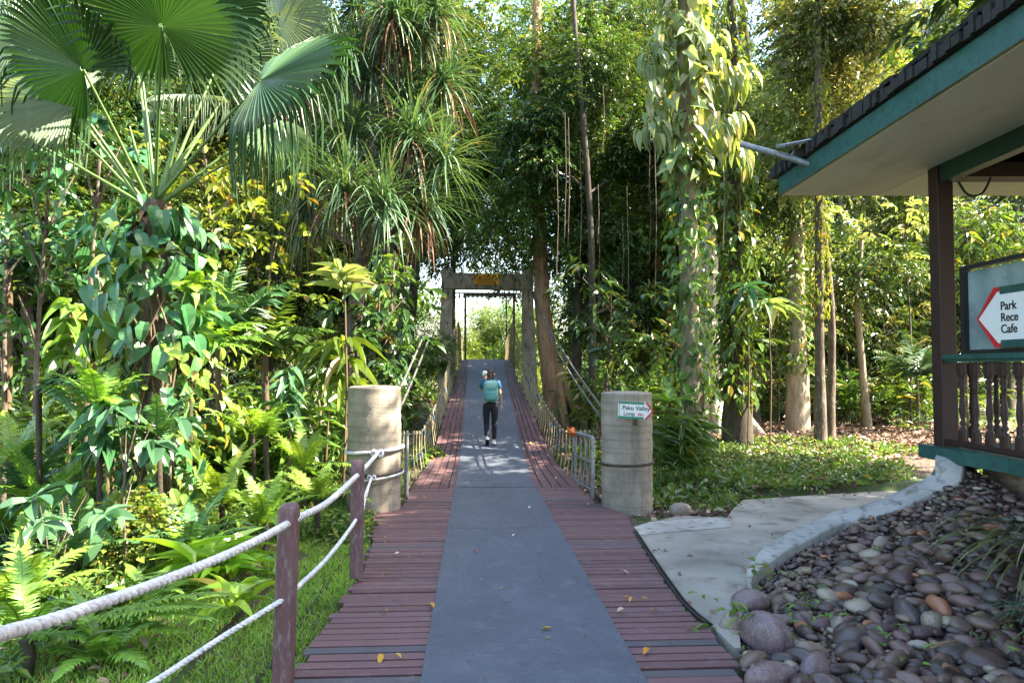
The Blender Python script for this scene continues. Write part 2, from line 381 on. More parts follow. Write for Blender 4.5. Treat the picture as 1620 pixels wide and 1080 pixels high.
g = mb.build('ground', [M['soil'], M['floor']]); tag(g, kind='structure')

# ---- boardwalk of cross planks (Y -1 .. 11), outline measured on the photo
def dz0(y): return -.0156*y
Lpx = [(463, 1067), (480, 1047), (533, 968), (573, 903), (590, 853), (592, 820), (604, 806), (640, 800), (649, 771)]
Rpx = [(1177, 1080), (1157, 1033), (1110, 987), (1073, 950), (1017, 863), (1000, 833), (995, 817), (937, 792), (917, 771)]
def dpt(px, py):
    p = gnd(px, py, -.1)
    for _ in range(3): p = gnd(px, py, dz0(p.y))
    return p
Lw = sorted([(dpt(*p).y, dpt(*p).x) for p in Lpx]); Rw = sorted([(dpt(*p).y, dpt(*p).x) for p in Rpx])
Lw = [(-1, Lw[0][1]-.1)]+Lw; Rw = [(-1, Rw[0][1]+.1)]+Rw
mb = MB(); y = -.9; k = 0
while y < 10.98:
    w = .082+random.uniform(-.006, .006)
    xl = interp(y, *zip(*Lw))+random.uniform(-.05, .02); xr = interp(y, *zip(*Rw))+random.uniform(-.02, .03)
    mb.bevbox(((xl+xr)/2, y+w/2, dz0(y)-.016+random.uniform(-.004, .002)), (xr-xl, w, .03), .004, rz=random.uniform(-.0015, .0015))
    y += w+random.choice([.022, .026, .030, .036]); k += 1
bw = mb.build('boardwalk', M['planks']); tag(bw, kind='structure')
mb = MB()
for x in (-1.3, -.6, .2, 1.0, 1.9): mb.tube([(x, -.9, dz0(-.9)-.085), (x, 5, dz0(5)-.085), (x, 10.9, dz0(10.9)-.085)], .035, 4)
o = mb.build('boardwalk_joists', M['black']); o.parent = bw

# ---- rubber mats lying on it
MC = [(3.9, .345), (11, .335), (15, .36), (25.6, .41), (29, .42), (45, .45)]
def mcx(y): return interp(y, *zip(*MC))
def matsheet(name, y0, y1, label, hw=.655, step=.25, zoff=.008):
    mb = MB(); n = max(2, int((y1-y0)/step)); V = []; Fc = []
    for i in range(n+1):
        y = lerp(y0, y1, i/n); z = deckz(y)+zoff+random.uniform(0, .002); h = hw+random.uniform(-.004, .004)
        for x, zz in ((-h, z-.007), (-h, z), (-h*.5, z+.001), (h*.5, z+.001), (h, z), (h, z-.007)): V.append((mcx(y)+x, y, zz))
    for i in range(n):
        for j in range(5): a = i*6+j; Fc.append((a, a+1, a+7, a+6))
    mb.add(V, np.array(Fc)[:, ::-1], 0, False)
    mb.add(V[:6]+V[-6:], [(0, 1, 4, 5), (1, 2, 3, 4), (11, 10, 7, 6), (10, 9, 8, 7)][:4])
    return tag(mb.build(name, M['matting']), label, 'mat', 'rubber mats along the walkway')
matsheet('rubber_mat', -.9, 8.02, 'wide blue-grey textured rubber mat nearest the camera on the boardwalk')
matsheet('rubber_mat', 8.03, 10.97, 'blue-grey rubber mat between the two concrete drums, up to the bridge start', hw=.652)
matsheet('rubber_mat', 11.0, 25.8, 'dark grey rubber mat climbing the bridge under the walking person', hw=.64, zoff=.012)

# ---- concrete path on the right, its pale tongue, the kerb and the pebble bed
def gp(px, py, z=-.1): p = gnd(px, py, z); return (p.x, p.y)
path_px = [(1003, 833), (1020, 826), (1075, 812), (1150, 816), (1160, 800), (1176, 786), (1300, 777), (1395, 771), (1447, 757), (1425, 738), (1380, 728),
           (1470, 724), (1500, 724), (1520, 745), (1470, 780), (1380, 808), (1300, 840), (1200, 905), (1187, 955), (1168, 990), (1172, 1034), (1162, 1034), (1115, 986), (1078, 948), (1022, 862)]
def zpath(x, y): return -.0156*y+.0
mb = MB(); mb.prism([gp(*p, z=-.12) for p in path_px], -.32, lambda x, y: -.0156*y-.008)
tag(mb.build('path', M['path']), kind='structure')
mb = MB(); mb.prism([gp(*p, z=-.12) for p in [(1003, 833), (1030, 824), (1060, 822), (1110, 818), (1140, 816), (1158, 822), (1154, 833), (1100, 838), (1050, 842), (1012, 846)]], -.3, lambda x, y: -.0156*y+.006)
tag(mb.build('path', M['kerb']), kind='structure')
KO = [(1183, 913), (1181, 893), (1213, 860), (1247, 840), (1313, 810), (1380, 793), (1430, 773), (1470, 750), (1480, 737), (1479, 722), (1484, 708)]
KI = [(1188, 914), (1230, 890), (1263, 870), (1287, 850), (1320, 830), (1380, 810), (1440, 790), (1480, 778), (1513, 757), (1526, 735), (1519, 709)]
def resample(P, n):
    P = np.array(P, float); d = np.concatenate([[0], np.cumsum(np.linalg.norm(np.diff(P, axis=0), axis=1))]); s = np.linspace(0, d[-1], n)
    return np.stack([np.interp(s, d, P[:, i]) for i in range(P.shape[1])], 1)
KT = [0, .02, .07, .13, .24, .38, .50, .64, .74, .82, .86]      # the wall top rises towards the shelter
KO3 = [(*gp(*p, z=z), z) for p, z in zip(KO, KT)]
KO3 = np.array(KO3); KO3[:, 2] += .0
dK = np.gradient(KO3[:, :2], axis=0); dK /= np.linalg.norm(dK, axis=1)[:, None]; WK = np.array([.03, .13, .22, .25, .26, .26, .26, .27, .27, .27, .27])[:, None]
KI3 = np.concatenate([KO3[:, :2]+np.stack([dK[:, 1], -dK[:, 0]], 1)*WK, KO3[:, 2:]], 1)
ko = resample(KO3, 44); ki = resample(KI3, 44)
mb = MB(); V = []; Fc = []
for i in range(44):
    o_, i_ = ko[i], ki[i]; zz = o_[2]+.006*math.sin(i*.9)
    o_ = o_[:2]; i_ = i_[:2]; a = o_+(i_-o_)*.04; b_ = i_-(i_-o_)*.05
    V += [(o_[0], o_[1], -.35), (o_[0], o_[1], zz-.012), (a[0], a[1], zz), ((a[0]+b_[0])/2, (a[1]+b_[1])/2, zz+.006), (b_[0], b_[1], zz), (i_[0], i_[1], zz-.015), (i_[0], i_[1], -.4)]
for i in range(43):
    for j in range(6): a = i*7+j; Fc.append((a, a+7, a+8, a+1))
mb.add(V, Fc, 0, True)
mb.add([V[j] for j in range(7)], [(0, 1, 5, 6), (1, 2, 4, 5)]); mb.add([V[-7+j] for j in range(7)], [(0, 1, 5, 6), (1, 2, 4, 5)])
tag(mb.build('kerb', M['kerb']), kind='structure')
# black edging hose between planks and concrete
mb = MB(); pts = [(*gp(px, py, -.09), -.0) for px, py in [(1003, 836), (1020, 864), (1045, 904), (1076, 950), (1096, 972), (1118, 990)]]
pts = [(x, y, -.0156*y+.004) for x, y, _ in pts]; mb.tube(resample(pts, 24), .012, 6); mb.tube(resample([(x+.03, y-.02, z) for x, y, z in pts], 24), .009, 6)
tag(mb.build('edging_strip', M['black']), 'black double edging strip between the planks and the concrete path', 'edging')

# ---- pebble bed soil
BED = [tuple(p[:2]-(p[:2]-q[:2])*.12) for p, q in zip(KI3, KO3)]
def bedz(x, y):
    z = -.0156*y-.03+.80*min(1.1, max(0, (y-4.4)/2.6))*min(1.1, max(0, (x-2.15)/2.5))**1.3+.02*math.sin(x*1.9+.5)*math.sin(y*1.4)
    q = np.argmin((ki[:, 0]-x)**2+(ki[:, 1]-y)**2); dk = math.hypot(ki[q, 0]-x, ki[q, 1]-y)
    return min(z, max(ki[q, 2]-.13+.55*dk, -.0156*y-.03))
bed = [tuple(p) for p in BED]+[(5.15, 7.35), (5.1, 1.0), (2.1, 1.0), gp(1180, 1080, -.06), gp(1168, 1020, -.06), gp(1160, 965, -.06)]

def inpoly(x, y, P):
    c = False; j = len(P)-1
    for i in range(len(P)):
        if (P[i][1] > y) != (P[j][1] > y) and x < (P[j][0]-P[i][0])*(y-P[i][1])/(P[j][1]-P[i][1])+P[i][0]: c = not c
        j = i
    return c

mb = MB(); gx = np.linspace(1.8, 5.7, 60); gy = np.linspace(1.0, 8.6, 100); V = []; Fq = []
idx = {}
for j, y in enumerate(gy):
    for i, x in enumerate(gx): idx[(i, j)] = len(V); V.append((x, y, bedz(x, y)-.015))
for j in range(99):
    for i in range(59):
        if inpoly((gx[i]+gx[i+1])/2, (gy[j]+gy[j+1])/2, bed): Fq.append((idx[(i, j)], idx[(i+1, j)], idx[(i+1, j+1)], idx[(i, j+1)]))
mb.add(V, Fq, 0, True); tag(mb.build('pebble_bed_ground', M['bark_dark']), kind='structure')

# ================================================================== SUSPENSION BRIDGE
HW = [(11, 1.36), (13.8, 1.22), (21, 1.03), (25.6, .93), (45, .9)]
def hw(y): return interp(y, *zip(*HW))
bridge = empty('suspension_bridge', (0.35, 11, deckz(11)), 0, 'suspension footbridge rising to weathered concrete gate towers, with plank deck and rope sides', 'bridge')
boff = Vector(bridge.location)
def bpart(mb, name, mat): return mb.build(name, mat, bridge, off=boff)
for side in (-1, 1):
    mb = MB()
    for j in range(5):
        a = [0.50, .70, .86, 1.0, 1.14]                # board boundaries as multiples
        f0 = lerp(.46, 1.0, j/5); f1 = lerp(.46, 1.0, (j+1)/5)
        y = 11.0
        while y < 26.4:
            y1 = min(y+random.uniform(1.6, 3.2), 26.4); n = max(1, int((y1-y)/.5))
            for q in range(n):                         # follow the deck curve as one long board
                ya = lerp(y, y1, q/n); yb = lerp(y, y1, (q+1)/n)
                V = []
                for yy in (ya, yb):
                    e = .008
                    xa = mcx(yy)+side*(.60+(hw(yy)-.60)*j/5)+side*e; xb = mcx(yy)+side*(.60+(hw(yy)-.60)*(j+1)/5)-side*e
                    z = deckz(yy); V += [(xa, yy, z), (xb, yy, z), (xb, yy, z-.03), (xa, yy, z-.03)]
                Fc = [(0, 1, 5, 4), (1, 2, 6, 5), (2, 3, 7, 6), (3, 0, 4, 7)]
                if q == 0: Fc.append((0, 3, 2, 1))
                if q == n-1: Fc.append((4, 5, 6, 7))
                mb.add(V, Fc)
            y = y1+.008
    bpart(mb, 'deck_boards', M['planks_red'])
mb = MB()    # cross bearers below, and the far span beyond the towers
y = 11.2
while y < 46:
    h = hw(y); mb.box((mcx(y), y, deckz(y)-.085), (h*2+.12, .1, .08)); y += .9
for y in np.arange(26.5, 45, .16): mb.box((mcx(y), y, deckz(y)-.02), (1.85, .14, .035))
bpart(mb, 'bearers', M['planks_red'])
# towers
GY = 25.0
def tower_leg(xc0, xc1, zb, zt, w0, w1, y):
    mb = MB(); V = []; Fc = []; n = 14
    for i in range(n+1):
        t = i/n; z = lerp(zb, zt, t); xc = lerp(xc0, xc1, t); w = lerp(w0, w1, t)/2
        for sx, sy in ((-1, -1), (1, -1), (1, 1), (-1, 1)):
            V.append((xc+sx*w+random.uniform(-.012, .012), y+sy*w*1.1+random.uniform(-.012, .012), z))
    for i in range(n):
        for j in range(4): Fc.append((i*4+j, i*4+(j+1) % 4, i*4+4+(j+1) % 4, i*4+4+j))
    Fc.append((n*4, n*4+1, n*4+2, n*4+3)); mb.add(V, Fc); return mb
gl = at(706, 575, GY); gr = at(838, 575, GY); zt = at(700, 424, GY).z; zl = at(700, 458, GY).z; zs = at(700, 433, GY).z
xl0, xr0 = at(703, 575, GY).x, at(837, 575, GY).x
bpart(tower_leg(at(703, 560, GY).x, at(708, 440, GY).x, -.6, zt, .56, .36, GY), 'tower_leg', M['concrete_dark'])
bpart(tower_leg(at(840, 560, GY).x, at(833, 440, GY).x, -.6, zt-.05, .62, .34, GY), 'tower_leg', M['concrete_dark'])
mb = MB(); x0 = at(699, 440, GY).x; x1 = at(839, 440, GY).x
mb.bevbox(((x0+x1)/2, GY-.06, (zl+zs)/2), (x1-x0, .42, zs-zl), .02); bpart(mb, 'lintel', M['concrete_dark'])
mb = MB(); x0 = at(716, 467, 27).x; x1 = at(823, 467, 27).x; za = at(716, 463, 27).z; zb = at(716, 470, 27).z      # dark perforated beam behind
mb.box(((x0+x1)/2, 27.06, (za)), (x1-x0, .1, .035)); mb.box(((x0+x1)/2, 27.06, zb), (x1-x0, .1, .035))
for i in range(15): mb.box((lerp(x0, x1, (i+.5)/15), 27.0, (za+zb)/2), (.06, .06, za-zb))
bpart(mb, 'cross_beam', M['black'])
for px in (736, 813, 801):                                                                                    # far tower posts
    mb = MB(); a = at(px, 570, 40); b_ = at(px, 466, 40); mb.box((a.x, 40, (a.z-3+b_.z)/2), (.13 if px != 801 else .08, .13, b_.z-a.z+3)); bpart(mb, 'far_tower_post', M['bark_dark'])
mb = MB(); a = at(733, 466, 40); b_ = at(816, 466, 40); mb.box(((a.x+b_.x)/2, 39.97, a.z), (b_.x-a.x, .2, .2)); bpart(mb, 'far_tower_beam', M['bark_dark'])
# anchor cables from the tower tops to the drums
def cable(a, b_, sag=0, r=.02, n=16): 
    return [a.lerp(b_, t)+Vector((0, 0, -sag*4*t*(1-t))) for t in np.linspace(0, 1, n)]
drumL, drumR = at(593, 700, 9.4), at(990, 700, 9.4)
def anchor(pts, turn):
    mb = MB(); mb.tube(pts, .019, 8)
    p = pts[turn]; d = (pts[turn+1]-pts[turn]).normalized(); mb.tube([p-d*.16, p-d*.12, p+d*.12, p+d*.16], [.02, .04, .04, .02], 8)
    return mb
bpart(anchor(cable(at(702, 440, GY-.3), at(634, 612, 9.55), .15), 8), 'anchor_cable', M['cable'])
bpart(anchor(cable(at(704, 446, GY-.3), at(632, 648, 9.45), .25), 9), 'anchor_cable', M['cable'])
bpart(anchor(cable(at(838, 450, GY-.3), at(952, 645, 9.5), .25), 11), 'anchor_cable', M['cable'])
bpart(anchor(cable(at(836, 445, GY-.3), at(952, 662, 9.45), .38), 8), 'anchor_cable', M['cable'])
# hand cables + hangers, measured heights of the side net above the deck edge
def hand_h(y): return interp(y, [10.4, 13, 16, 20, 24.8, 26, 33, 40], [.93, .62, .62, .8, 1.35, 1.4, 1.0, 2.2])
for side in (-1, 1):
    def edge(y, s=side): return mcx(y)+s*(hw(y)+.10+ (.06 if y < 12 else 0))
    mb = MB(); pts = [(edge(y), y, deckz(y)+hand_h(y)) for y in np.linspace(10.5, 40, 60)]; mb.tube(pts, .016, 6); bpart(mb, 'hand_cable', M['cable'])
    mb = MB(); pts = [(edge(y), y, deckz(y)+hand_h(y)*.45) for y in np.linspace(10.9, 26, 40)]; mb.tube(pts, .006, 5); bpart(mb, 'middle_cable', M['cable'])
    y = 11.0; k = 0
    while y < 33 and k < 48:
        mb = MB(); x = edge(y); zb = deckz(y)-.08; zt_ = deckz(y)+hand_h(y)+.03; j = random.uniform(-.02, .02)
        mb.tube([(x-side*.05, y, zb), (x+j*.5, y+j, (zb+zt_)/2), (x, y, zt_)], .011 if y < 26 else .014, 5)
        if random.random() < .5 and y < 22:
            z0 = lerp(zb, zt_, random.uniform(.25, .8)); mb.tube([(x+j*.5, y+j, z0), (x+j*.5, y+j, z0+random.uniform(.06, .16))], .018, 6, mi=1)
        mb.tube([(x, y, zt_-.03), (x, y, zt_+.02)], .022, 6, mi=0)
        bpart(mb, 'hanger', [M['hang_pale'], M['hang_blue']])
        y += .36 if y < 20 else (.46 if y < 27 else .8); k += 1
    # main suspension cable dipping from tower to tower with the far-span hangers
    mb = MB(); za = at(700, 440, GY).z; zb = at(733, 470, 40).z; x = .35+side*1.25
    main = [(x, lerp(GY, 40, t), lerp(za, zb, t)-1.5*4*t*(1-t)) for t in np.linspace(0, 1, 24)]; mb.tube(main, .02, 6); bpart(mb, 'main_cable', M['cable'])
# ---- concrete drums
def drum(px, pyt, ppw, label, tilt):
    c = at(px, pyt, 9.42); r = ppw/2/(F/9.42); zb = -.25
    root = empty('concrete_drum', (c.x, 9.42, zb), 0, label, 'anchor drum', 'concrete anchor drums at the start of the bridge')
    H = c.z-zb; mb = MB()
    prof = [(r*1.0, 0)]+[(r*(1+(-.022 if i % 5 == 0 else .006*math.sin(i*2.1))), H*i/31) for i in range(1, 31)]+[(r*1.0, H-.02), (r*.985, H), (r*.9, H+.01), (r*.5, H+.02), (0.001, H+.024)]
    mb.lathe(prof, (0, 0, 0), 40, jit=.005); mb.build('shaft', M['drum'], root)
    mb = MB(); zr = at(px, 738 if px > 800 else 752, 9.0).z-zb; n = 40
    mb.tube([((r+.012)*math.cos(a), (r+.012)*math.sin(a), zr+.012*math.sin(a+tilt)) for a in np.linspace(0, 2*math.pi, n)], .018, 6, cap=False)
    mb.build('band', M['bark_dark'], root); return root, r, H, zb
dl, rL, HL, zbL = drum(593, 612, 82, 'weathered round concrete drum with white ropes tied round it', .5)
dr, rR, HR, zbR = drum(991, 621, 81, 'weathered round concrete drum carrying the green and white arrow sign', 2)

# ---- pipe railings
rail = empty('pipe_railing', tuple(at(643, 797, 10.35)), 0, 'single galvanised pipe post beside the drum tied with white ropes', 'railing'); rail.location.z = dz0(10.3)
mb = MB(); p = rail.location; top = at(643, 684, 10.35); mb.tube([(p.x, p.y, p.z-.2), (p.x, p.y, top.z)], .031, 12); mb.tube([(p.x, p.y, top.z), (p.x, p.y, top.z+.03)], [.02, .012], 10); mb.build('post', M['galv'], rail, off=p)
rail = empty('pipe_railing', (at(937, 790, 10.35).x, 10.35, dz0(10.3)), 0, 'low galvanised pipe railing frame beside the drum with the arrow sign', 'railing'); p = rail.location.copy()
a = at(938, 692, 10.35); b_ = at(910, 684, 11.5); lo = -.17
mb = MB(); mb.tube([(p.x, p.y, p.z-.1), (a.x, p.y, a.z-.03), (a.x-.012, p.y+.03, a.z)], .031, 12); mb.build('post', M['galv'], rail, off=p)
mb = MB(); mb.tube([(b_.x, 11.5, lo), (b_.x, 11.5, b_.z)], .026, 10); mb.build('post', M['galv'], rail, off=p)
for h in (0, .38, .8):
    mb = MB(); mb.tube([(a.x-.01, 10.38, a.z-h), (b_.x, 11.5, b_.z-h)], .031 if h == 0 else .02, 10); mb.build('rail', M['galv'], rail, off=p)
for q in (.33, .66):
    mb = MB(); mb.tube([(lerp(a.x, b_.x, q), lerp(10.38, 11.5, q), lerp(a.z, b_.z, q)), (lerp(a.x, b_.x, q), lerp(10.38, 11.5, q), -.1)], .014, 8); mb.build('bar', M['galv'], rail, off=p)
mb = MB(); c = at(907, 684, 11.45); 
for k in range(7): mb.tube([c+Vector((random.uniform(-.09, .05), random.uniform(-.05, .05), random.uniform(-.05, .07))) for _ in range(4)], [.01, .03, .03, .008], 6)
tag(mb.build('cable_wrap', M['orange']), 'orange tape wrapped round the railing end', 'tape')

# ---- wooden posts and white ropes
def fpost(px, pyt, pxb, pyb, Y, w, label, zbase=None):
    a = at(px, pyt, Y); b_ = at(pxb, pyb, Y); zb = zbase if zbase is not None else b_.z
    me_ = MB(); bm = bmesh.new(); h = a.z-zb
    n = 9; V = []; k = 8
    prof = [(0, 1), (h*.3, 1), (h*.6, 1.0), (h-w*.45, 1.0), (h-w*.22, .93), (h-w*.07, .72), (h, .3)]
    for z, s in prof:
        x = lerp(b_.x, a.x, max(0, (z)/h))-b_.x
        for sx, sy in ((-1, -.82), (-.82, -1), (.82, -1), (1, -.82), (1, .82), (.82, 1), (-.82, 1), (-1, .82)):
            V.append(bm.verts.new((x+sx*w/2*s, sy*w/2*s, z)))
    for i in range(len(prof)-1):
        for j in range(8): bm.faces.new((V[i*8+j], V[i*8+(j+1) % 8], V[i*8+8+(j+1) % 8], V[i*8+8+j]))
    bm.faces.new(V[-8:]); me_.addbm(bm)
    o = me_.build('wooden_post', [M['post_paint']]); o.location = (b_.x, Y, zb)
    return tag(o, label, 'post', 'painted posts of the rope fence')
fpost(458, 795, 447, 1080, 4.0, .104, 'thick brown painted post nearest the camera with white ropes through it', -.12)
fpost(566, 727, 564, 912, 6.05, .104, 'brown painted post standing in front of the concrete drum')
def twisted(mb, pts, r, pitch=.11, strands=3):
    P = np.array([tuple(p) for p in pts]); P = resample(P, max(30, int(np.linalg.norm(np.diff(P, axis=0), axis=1).sum()/.012)))
    d = np.concatenate([[0], np.cumsum(np.linalg.norm(np.diff(P, axis=0), axis=1))]); T = np.gradient(P, axis=0); T /= np.linalg.norm(T, axis=1)[:, None]
    u = np.cross(T, [0, 0, 1.]); u /= np.linalg.norm(u, axis=1)[:, None]+1e-9; w = np.cross(T, u)
    for s_ in range(strands):
        ph = 2*math.pi*(d/pitch+s_/strands); mb.tube(P+(np.cos(ph)*r*.5)[:, None]*u+(np.sin(ph)*r*.5)[:, None]*w, r*.58, 7, cap=False)
def smooth_path(pts, n=60):
    P = [Vector(p) for p in pts]; P = [P[0]]+P+[P[-1]]; out = []
    for i in range(1, len(P)-2):
        for t in np.linspace(0, 1, n//(len(P)-3), endpoint=False):
            a, b, c, d = P[i-1:i+3]
            out.append(.5*((2*b)+(-a+c)*t+(2*a-5*b+4*c-d)*t*t+(-a+3*b-3*c+d)*t**3))
    out.append(P[-2]); return out
def ringpts(z, a0, a1, n, tilt=0, rr=.022, cx=None): 
    cx = at(593, 700, 9.42).x if cx is None else cx
    return [(cx+(rL+rr)*math.cos(a), 9.42+(rL+rr)*math.sin(a), z+tilt*math.cos(a)) for a in np.linspace(a0, a1, n)]
knotA = at(597, 717, 9.0); knotB = at(588, 755, 9.0)
zA = at(593, 712, 9.42).z+.02
mb = MB()
top = smooth_path([at(-330, 1110, 1.0), at(0, 1003, 1.95), at(120, 968, 2.32), at(300, 902, 3.0), at(400, 858, 3.5), at(452, 830, 3.93), at(474, 818, 4.08), at(520, 793, 4.85), at(565, 752, 6.0), at(585, 731, 7.5), knotA], 220)
twisted(mb, top, .021); tag(mb.build('rope', M['rope']), 'thick twisted white rope, the upper one of the rope fence', 'rope')
mb = MB()
low = smooth_path([at(-100, 1230, 2.6), at(150, 1128, 3.1), at(240, 1080, 3.35), at(350, 1008, 3.7), at(447, 948, 3.96), at(470, 929, 4.08), at(520, 880, 4.9), at(563, 822, 6.0), at(575, 790, 7.5), knotB], 200)
twisted(mb, low, .015, .08); tag(mb.build('rope', M['rope']), 'thin white rope, the lower one of the rope fence', 'rope')
mb = MB()
twisted(mb, ringpts(zA, math.pi*1.5, math.pi*3.5, 60, .03, .024), .022, .11)
kn = [knotA+Vector((.09*math.cos(a)*(1-.2*k), .03*math.sin(2*a)-.01, .055*math.sin(a))) for k, a in enumerate(np.linspace(0, 2*math.pi, 5))]
kp = [knotA+Vector((.07*math.cos(a), -.015+.015*math.sin(3*a), .04*math.sin(2*a))) for a in np.linspace(0, 2*math.pi, 26)]; twisted(mb, kp, .02, .09)
tag(mb.build('rope_tie', M['rope']), 'knotted white rope looped round the middle of the drum', 'rope')
mb = MB()
zB = at(593, 752, 9.42).z
twisted(mb, ringpts(zB, math.pi*1.5, math.pi*3.5, 60, .05, .03), .014, .08)
kp = [knotB+Vector((.05*math.cos(a), -.015+.012*math.sin(3*a), .03*math.sin(2*a))) for a in np.linspace(0, 2*math.pi, 22)]; twisted(mb, kp, .013, .07)
twisted(mb, smooth_path([knotB, at(578, 790, 8.3), at(573, 812, 6.2)], 30), .011, .07)
tag(mb.build('rope_tie', M['rope']), 'thinner white rope tied low round the drum', 'rope')

# ================================================================== SIGNS
def textmesh(body, size, mat, align='CENTER', bold=0):
    cu = bpy.data.curves.new('t', 'FONT'); cu.body = body; cu.size = size; cu.align_x = align; cu.extrude = .002; cu.offset = bold; cu.space_line = 1.0
    o = bpy.data.objects.new('t', cu); COL.objects.link(o); dg = bpy.context.evaluated_depsgraph_get(); dg.update()
    me = bpy.data.meshes.new_from_object(o.evaluated_get(dg)); COL.objects.unlink(o); bpy.data.objects.remove(o)
    me.materials.clear(); me.materials.append(mat); return me
def flat(mb, poly, y0, y1, mi=0):   # polygon in local XZ extruded along Y
    bm = bmesh.new(); a = [bm.verts.new((x, y0, z)) for x, z in poly]; b_ = [bm.verts.new((x, y1, z)) for x, z in poly]
    bm.faces.new(a); bm.faces.new(b_[::-1])
    for i in range(len(poly)): j = (i+1) % len(poly); bm.faces.new((a[i], b_[i], b_[j], a[j]))
    bmesh.ops.recalc_face_normals(bm, faces=bm.faces); mb.addbm(bm, mi)
# arrow sign on the right drum
Ys = 8.96; c0 = at(1006, 649, Ys); root = empty('arrow_sign', tuple(c0), R(-3), 'green and white wooden arrow sign with red tip reading Paku Valley Loop', 'sign')
sc_ = Ys/F; w, h = 57*sc_, 27*sc_; root.rotation_euler = (0, R(3), R(-3))
mb = MB(); flat(mb, [(-w*.5, -h*.5), (w*.30, -h*.5), (w*.5, 0), (w*.30, h*.5), (-w*.5, h*.5)], -.012, .012); mb.build('board', M['white'], root)
mb = MB()
for s in (-1, 1): flat(mb, [(-w*.5, s*h*.5), (w*.22, s*h*.5), (w*.22, s*h*.36), (-w*.5, s*h*.36)], -.016, -.0125)
for k in range(4): z0 = -h*.34+k*h*.17; flat(mb, [(-w*.5, z0), (-w*.46, z0+h*.05), (-w*.44, z0+h*.15), (-w*.48, z0+h*.1)], -.016, -.0125)
mb.build('border', M['green_sign'], root)
mb = MB(); flat(mb, [(w*.24, -h*.5), (w*.30, -h*.5), (w*.5, 0), (w*.44, 0)], -.0165, -.0125); flat(mb, [(w*.24, h*.5), (w*.30, h*.5), (w*.5, 0), (w*.44, 0)], -.0168, -.0125); mb.build('arrow_tip', M['red'], root)
for body, x, z, s, mt in (('Paku Valley', .0, .06, .105, 'green_text'), ('Loop', -.19, -.26, .095, 'green_text'), ('25m', .13, -.24, .06, 'red')):
    if mt not in M: M[mt] = mat_plain('green_text', (.01, .07, .05), .5)
    me = textmesh(body, s*.9, M[mt], bold=.0012); o = link('lettering', me, root); o.rotation_euler = (R(90), 0, 0); o.location = (x*w, -.0135, z*h-.01); o.scale = (.85, .85, 1)
mb = MB(); mb.box((0, .02, -h*.5-.03), (.05, .03, .12)); mb.build('bracket', M['bark_dark'], root)
# yellow sign on the lintel
Yy = GY-.30; a = at(770, 442, Yy); root = empty('yellow_sign', tuple(a), 0, 'small yellow notice fixed to the concrete lintel over the bridge', 'sign')
w, h = 41*Yy/F, 16.5*Yy/F
mb = MB(); mb.bevbox((0, 0, 0), (w, .03, h), .005); mb.build('board', M['yellow_sign'], root)
mb = MB()
for r_, (zc, sp) in enumerate(((.22, .5), (-.02, .72), (-.24, .66))):
    x = -w*sp*.5
    while x < w*sp*.5:
        ww = random.uniform(.02, .05); mb.box((x+ww/2, -.017, zc*h), (ww, .004, .035)); x += ww+.018
mb.build('lettering', M['brown_wood'], root)
Yw = GY-.5; a = at(691, 565, Yw); root = empty('small_notice', tuple(a), 0, 'small white notice on the left tower of the bridge', 'sign'); w, h = 11*Yw/F, 15*Yw/F
mb = MB(); mb.bevbox((0, 0, 0), (w, .02, h), .004); mb.build('board', M['white'], root)
mb = MB(); mb.box((0, -.013, -.01), (w*.3, .004, h*.45)); mb.build('emblem', M['stem'], root)

# ================================================================== BUILDING (frame aligned with the camera's heading)
ca, sa = math.cos(YAW), math.sin(YAW)
def bl(a, d, z): return Vector((a*ca-d*sa, a*sa+d*ca, z))
shelter = empty('open_shelter', tuple(bl(4.6, 7.3, 0)), YAW, 'open sided shelter with teal fascia, pale soffit and dark tiled roof', 'shelter'); 
def L(a, d, z): return (a-4.6, d-7.3, z)     # local coords of the shelter
EZ = 3.93; EA = 3.42; ED = 8.62
def sp_(mb, name, mat, parent=shelter): return mb.build(name, mat, parent)
mb = MB()   # soffit sheets: outer eave strip (boards run along eave) and far return
mb.box(L(EA+.62, 3.3, EZ+.012), (1.2, 10.6, .02)); sp_(mb, 'soffit', M['soffit'])
mb = MB(); mb.box(L(8.3, ED-.66, EZ+.012), (7.3, 1.3, .02)); sp_(mb, 'soffit', M['soffit_y'])
mb = MB(); mb.box(L(8.3, 2.6, EZ+.30), (7.3, 10.6, .02)); sp_(mb, 'ceiling', M['soffit_y'])
mb = MB()   # teal fascia: long side, mitred corner, far side
mb.box(L(EA-.012, 3.25, EZ+.12), (.024, 10.72, .22)); sp_(mb, 'fascia', M['teal'])
mb = MB(); mb.box(L(EA+4.4+.3, ED+.012, EZ+.12), (8.2, .024, .22)); sp_(mb, 'fascia', M['teal'])
# roof: sloping hip with rows of rough tiles
slope = math.tan(R(20)); mb = MB(); n = 0
def roofz(a, d): return EZ+.26+slope*min(a-EA, ED-d)
for j in range(9):          # courses on long side
    a0 = EA-.05+j*.34; d = -2.2
    while d < ED+.1-j*.34:
        wd = .19; c = L(a0+.20, d+wd/2, EZ+.40+slope*(a0+.2-EA)+random.uniform(-.012, .012))
        Mx = Matrix.Rotation(-R(20)+random.uniform(-.05, .05), 3, 'Y') @ Matrix.Rotation(random.uniform(-.06, .06), 3, 'X')
        mb.box(c, (.44, wd-.012, .035), M=Mx); d += wd
for j in range(9):          # courses on far side
    d0 = ED+.10-j*.34; a = EA+j*.34
    while a < EA+8:
        c = L(a+.1, d0-.2, EZ+.40+slope*(j*.34+.1)+random.uniform(-.012, .012)); Mx = Matrix.Rotation(-R(20), 3, 'X') @ Matrix.Rotation(random.uniform(-.05, .05), 3, 'Y')
        mb.box(c, (.18, .44, .035), M=Mx); a += .19
rt_ = random.Random(2); d = -2.2
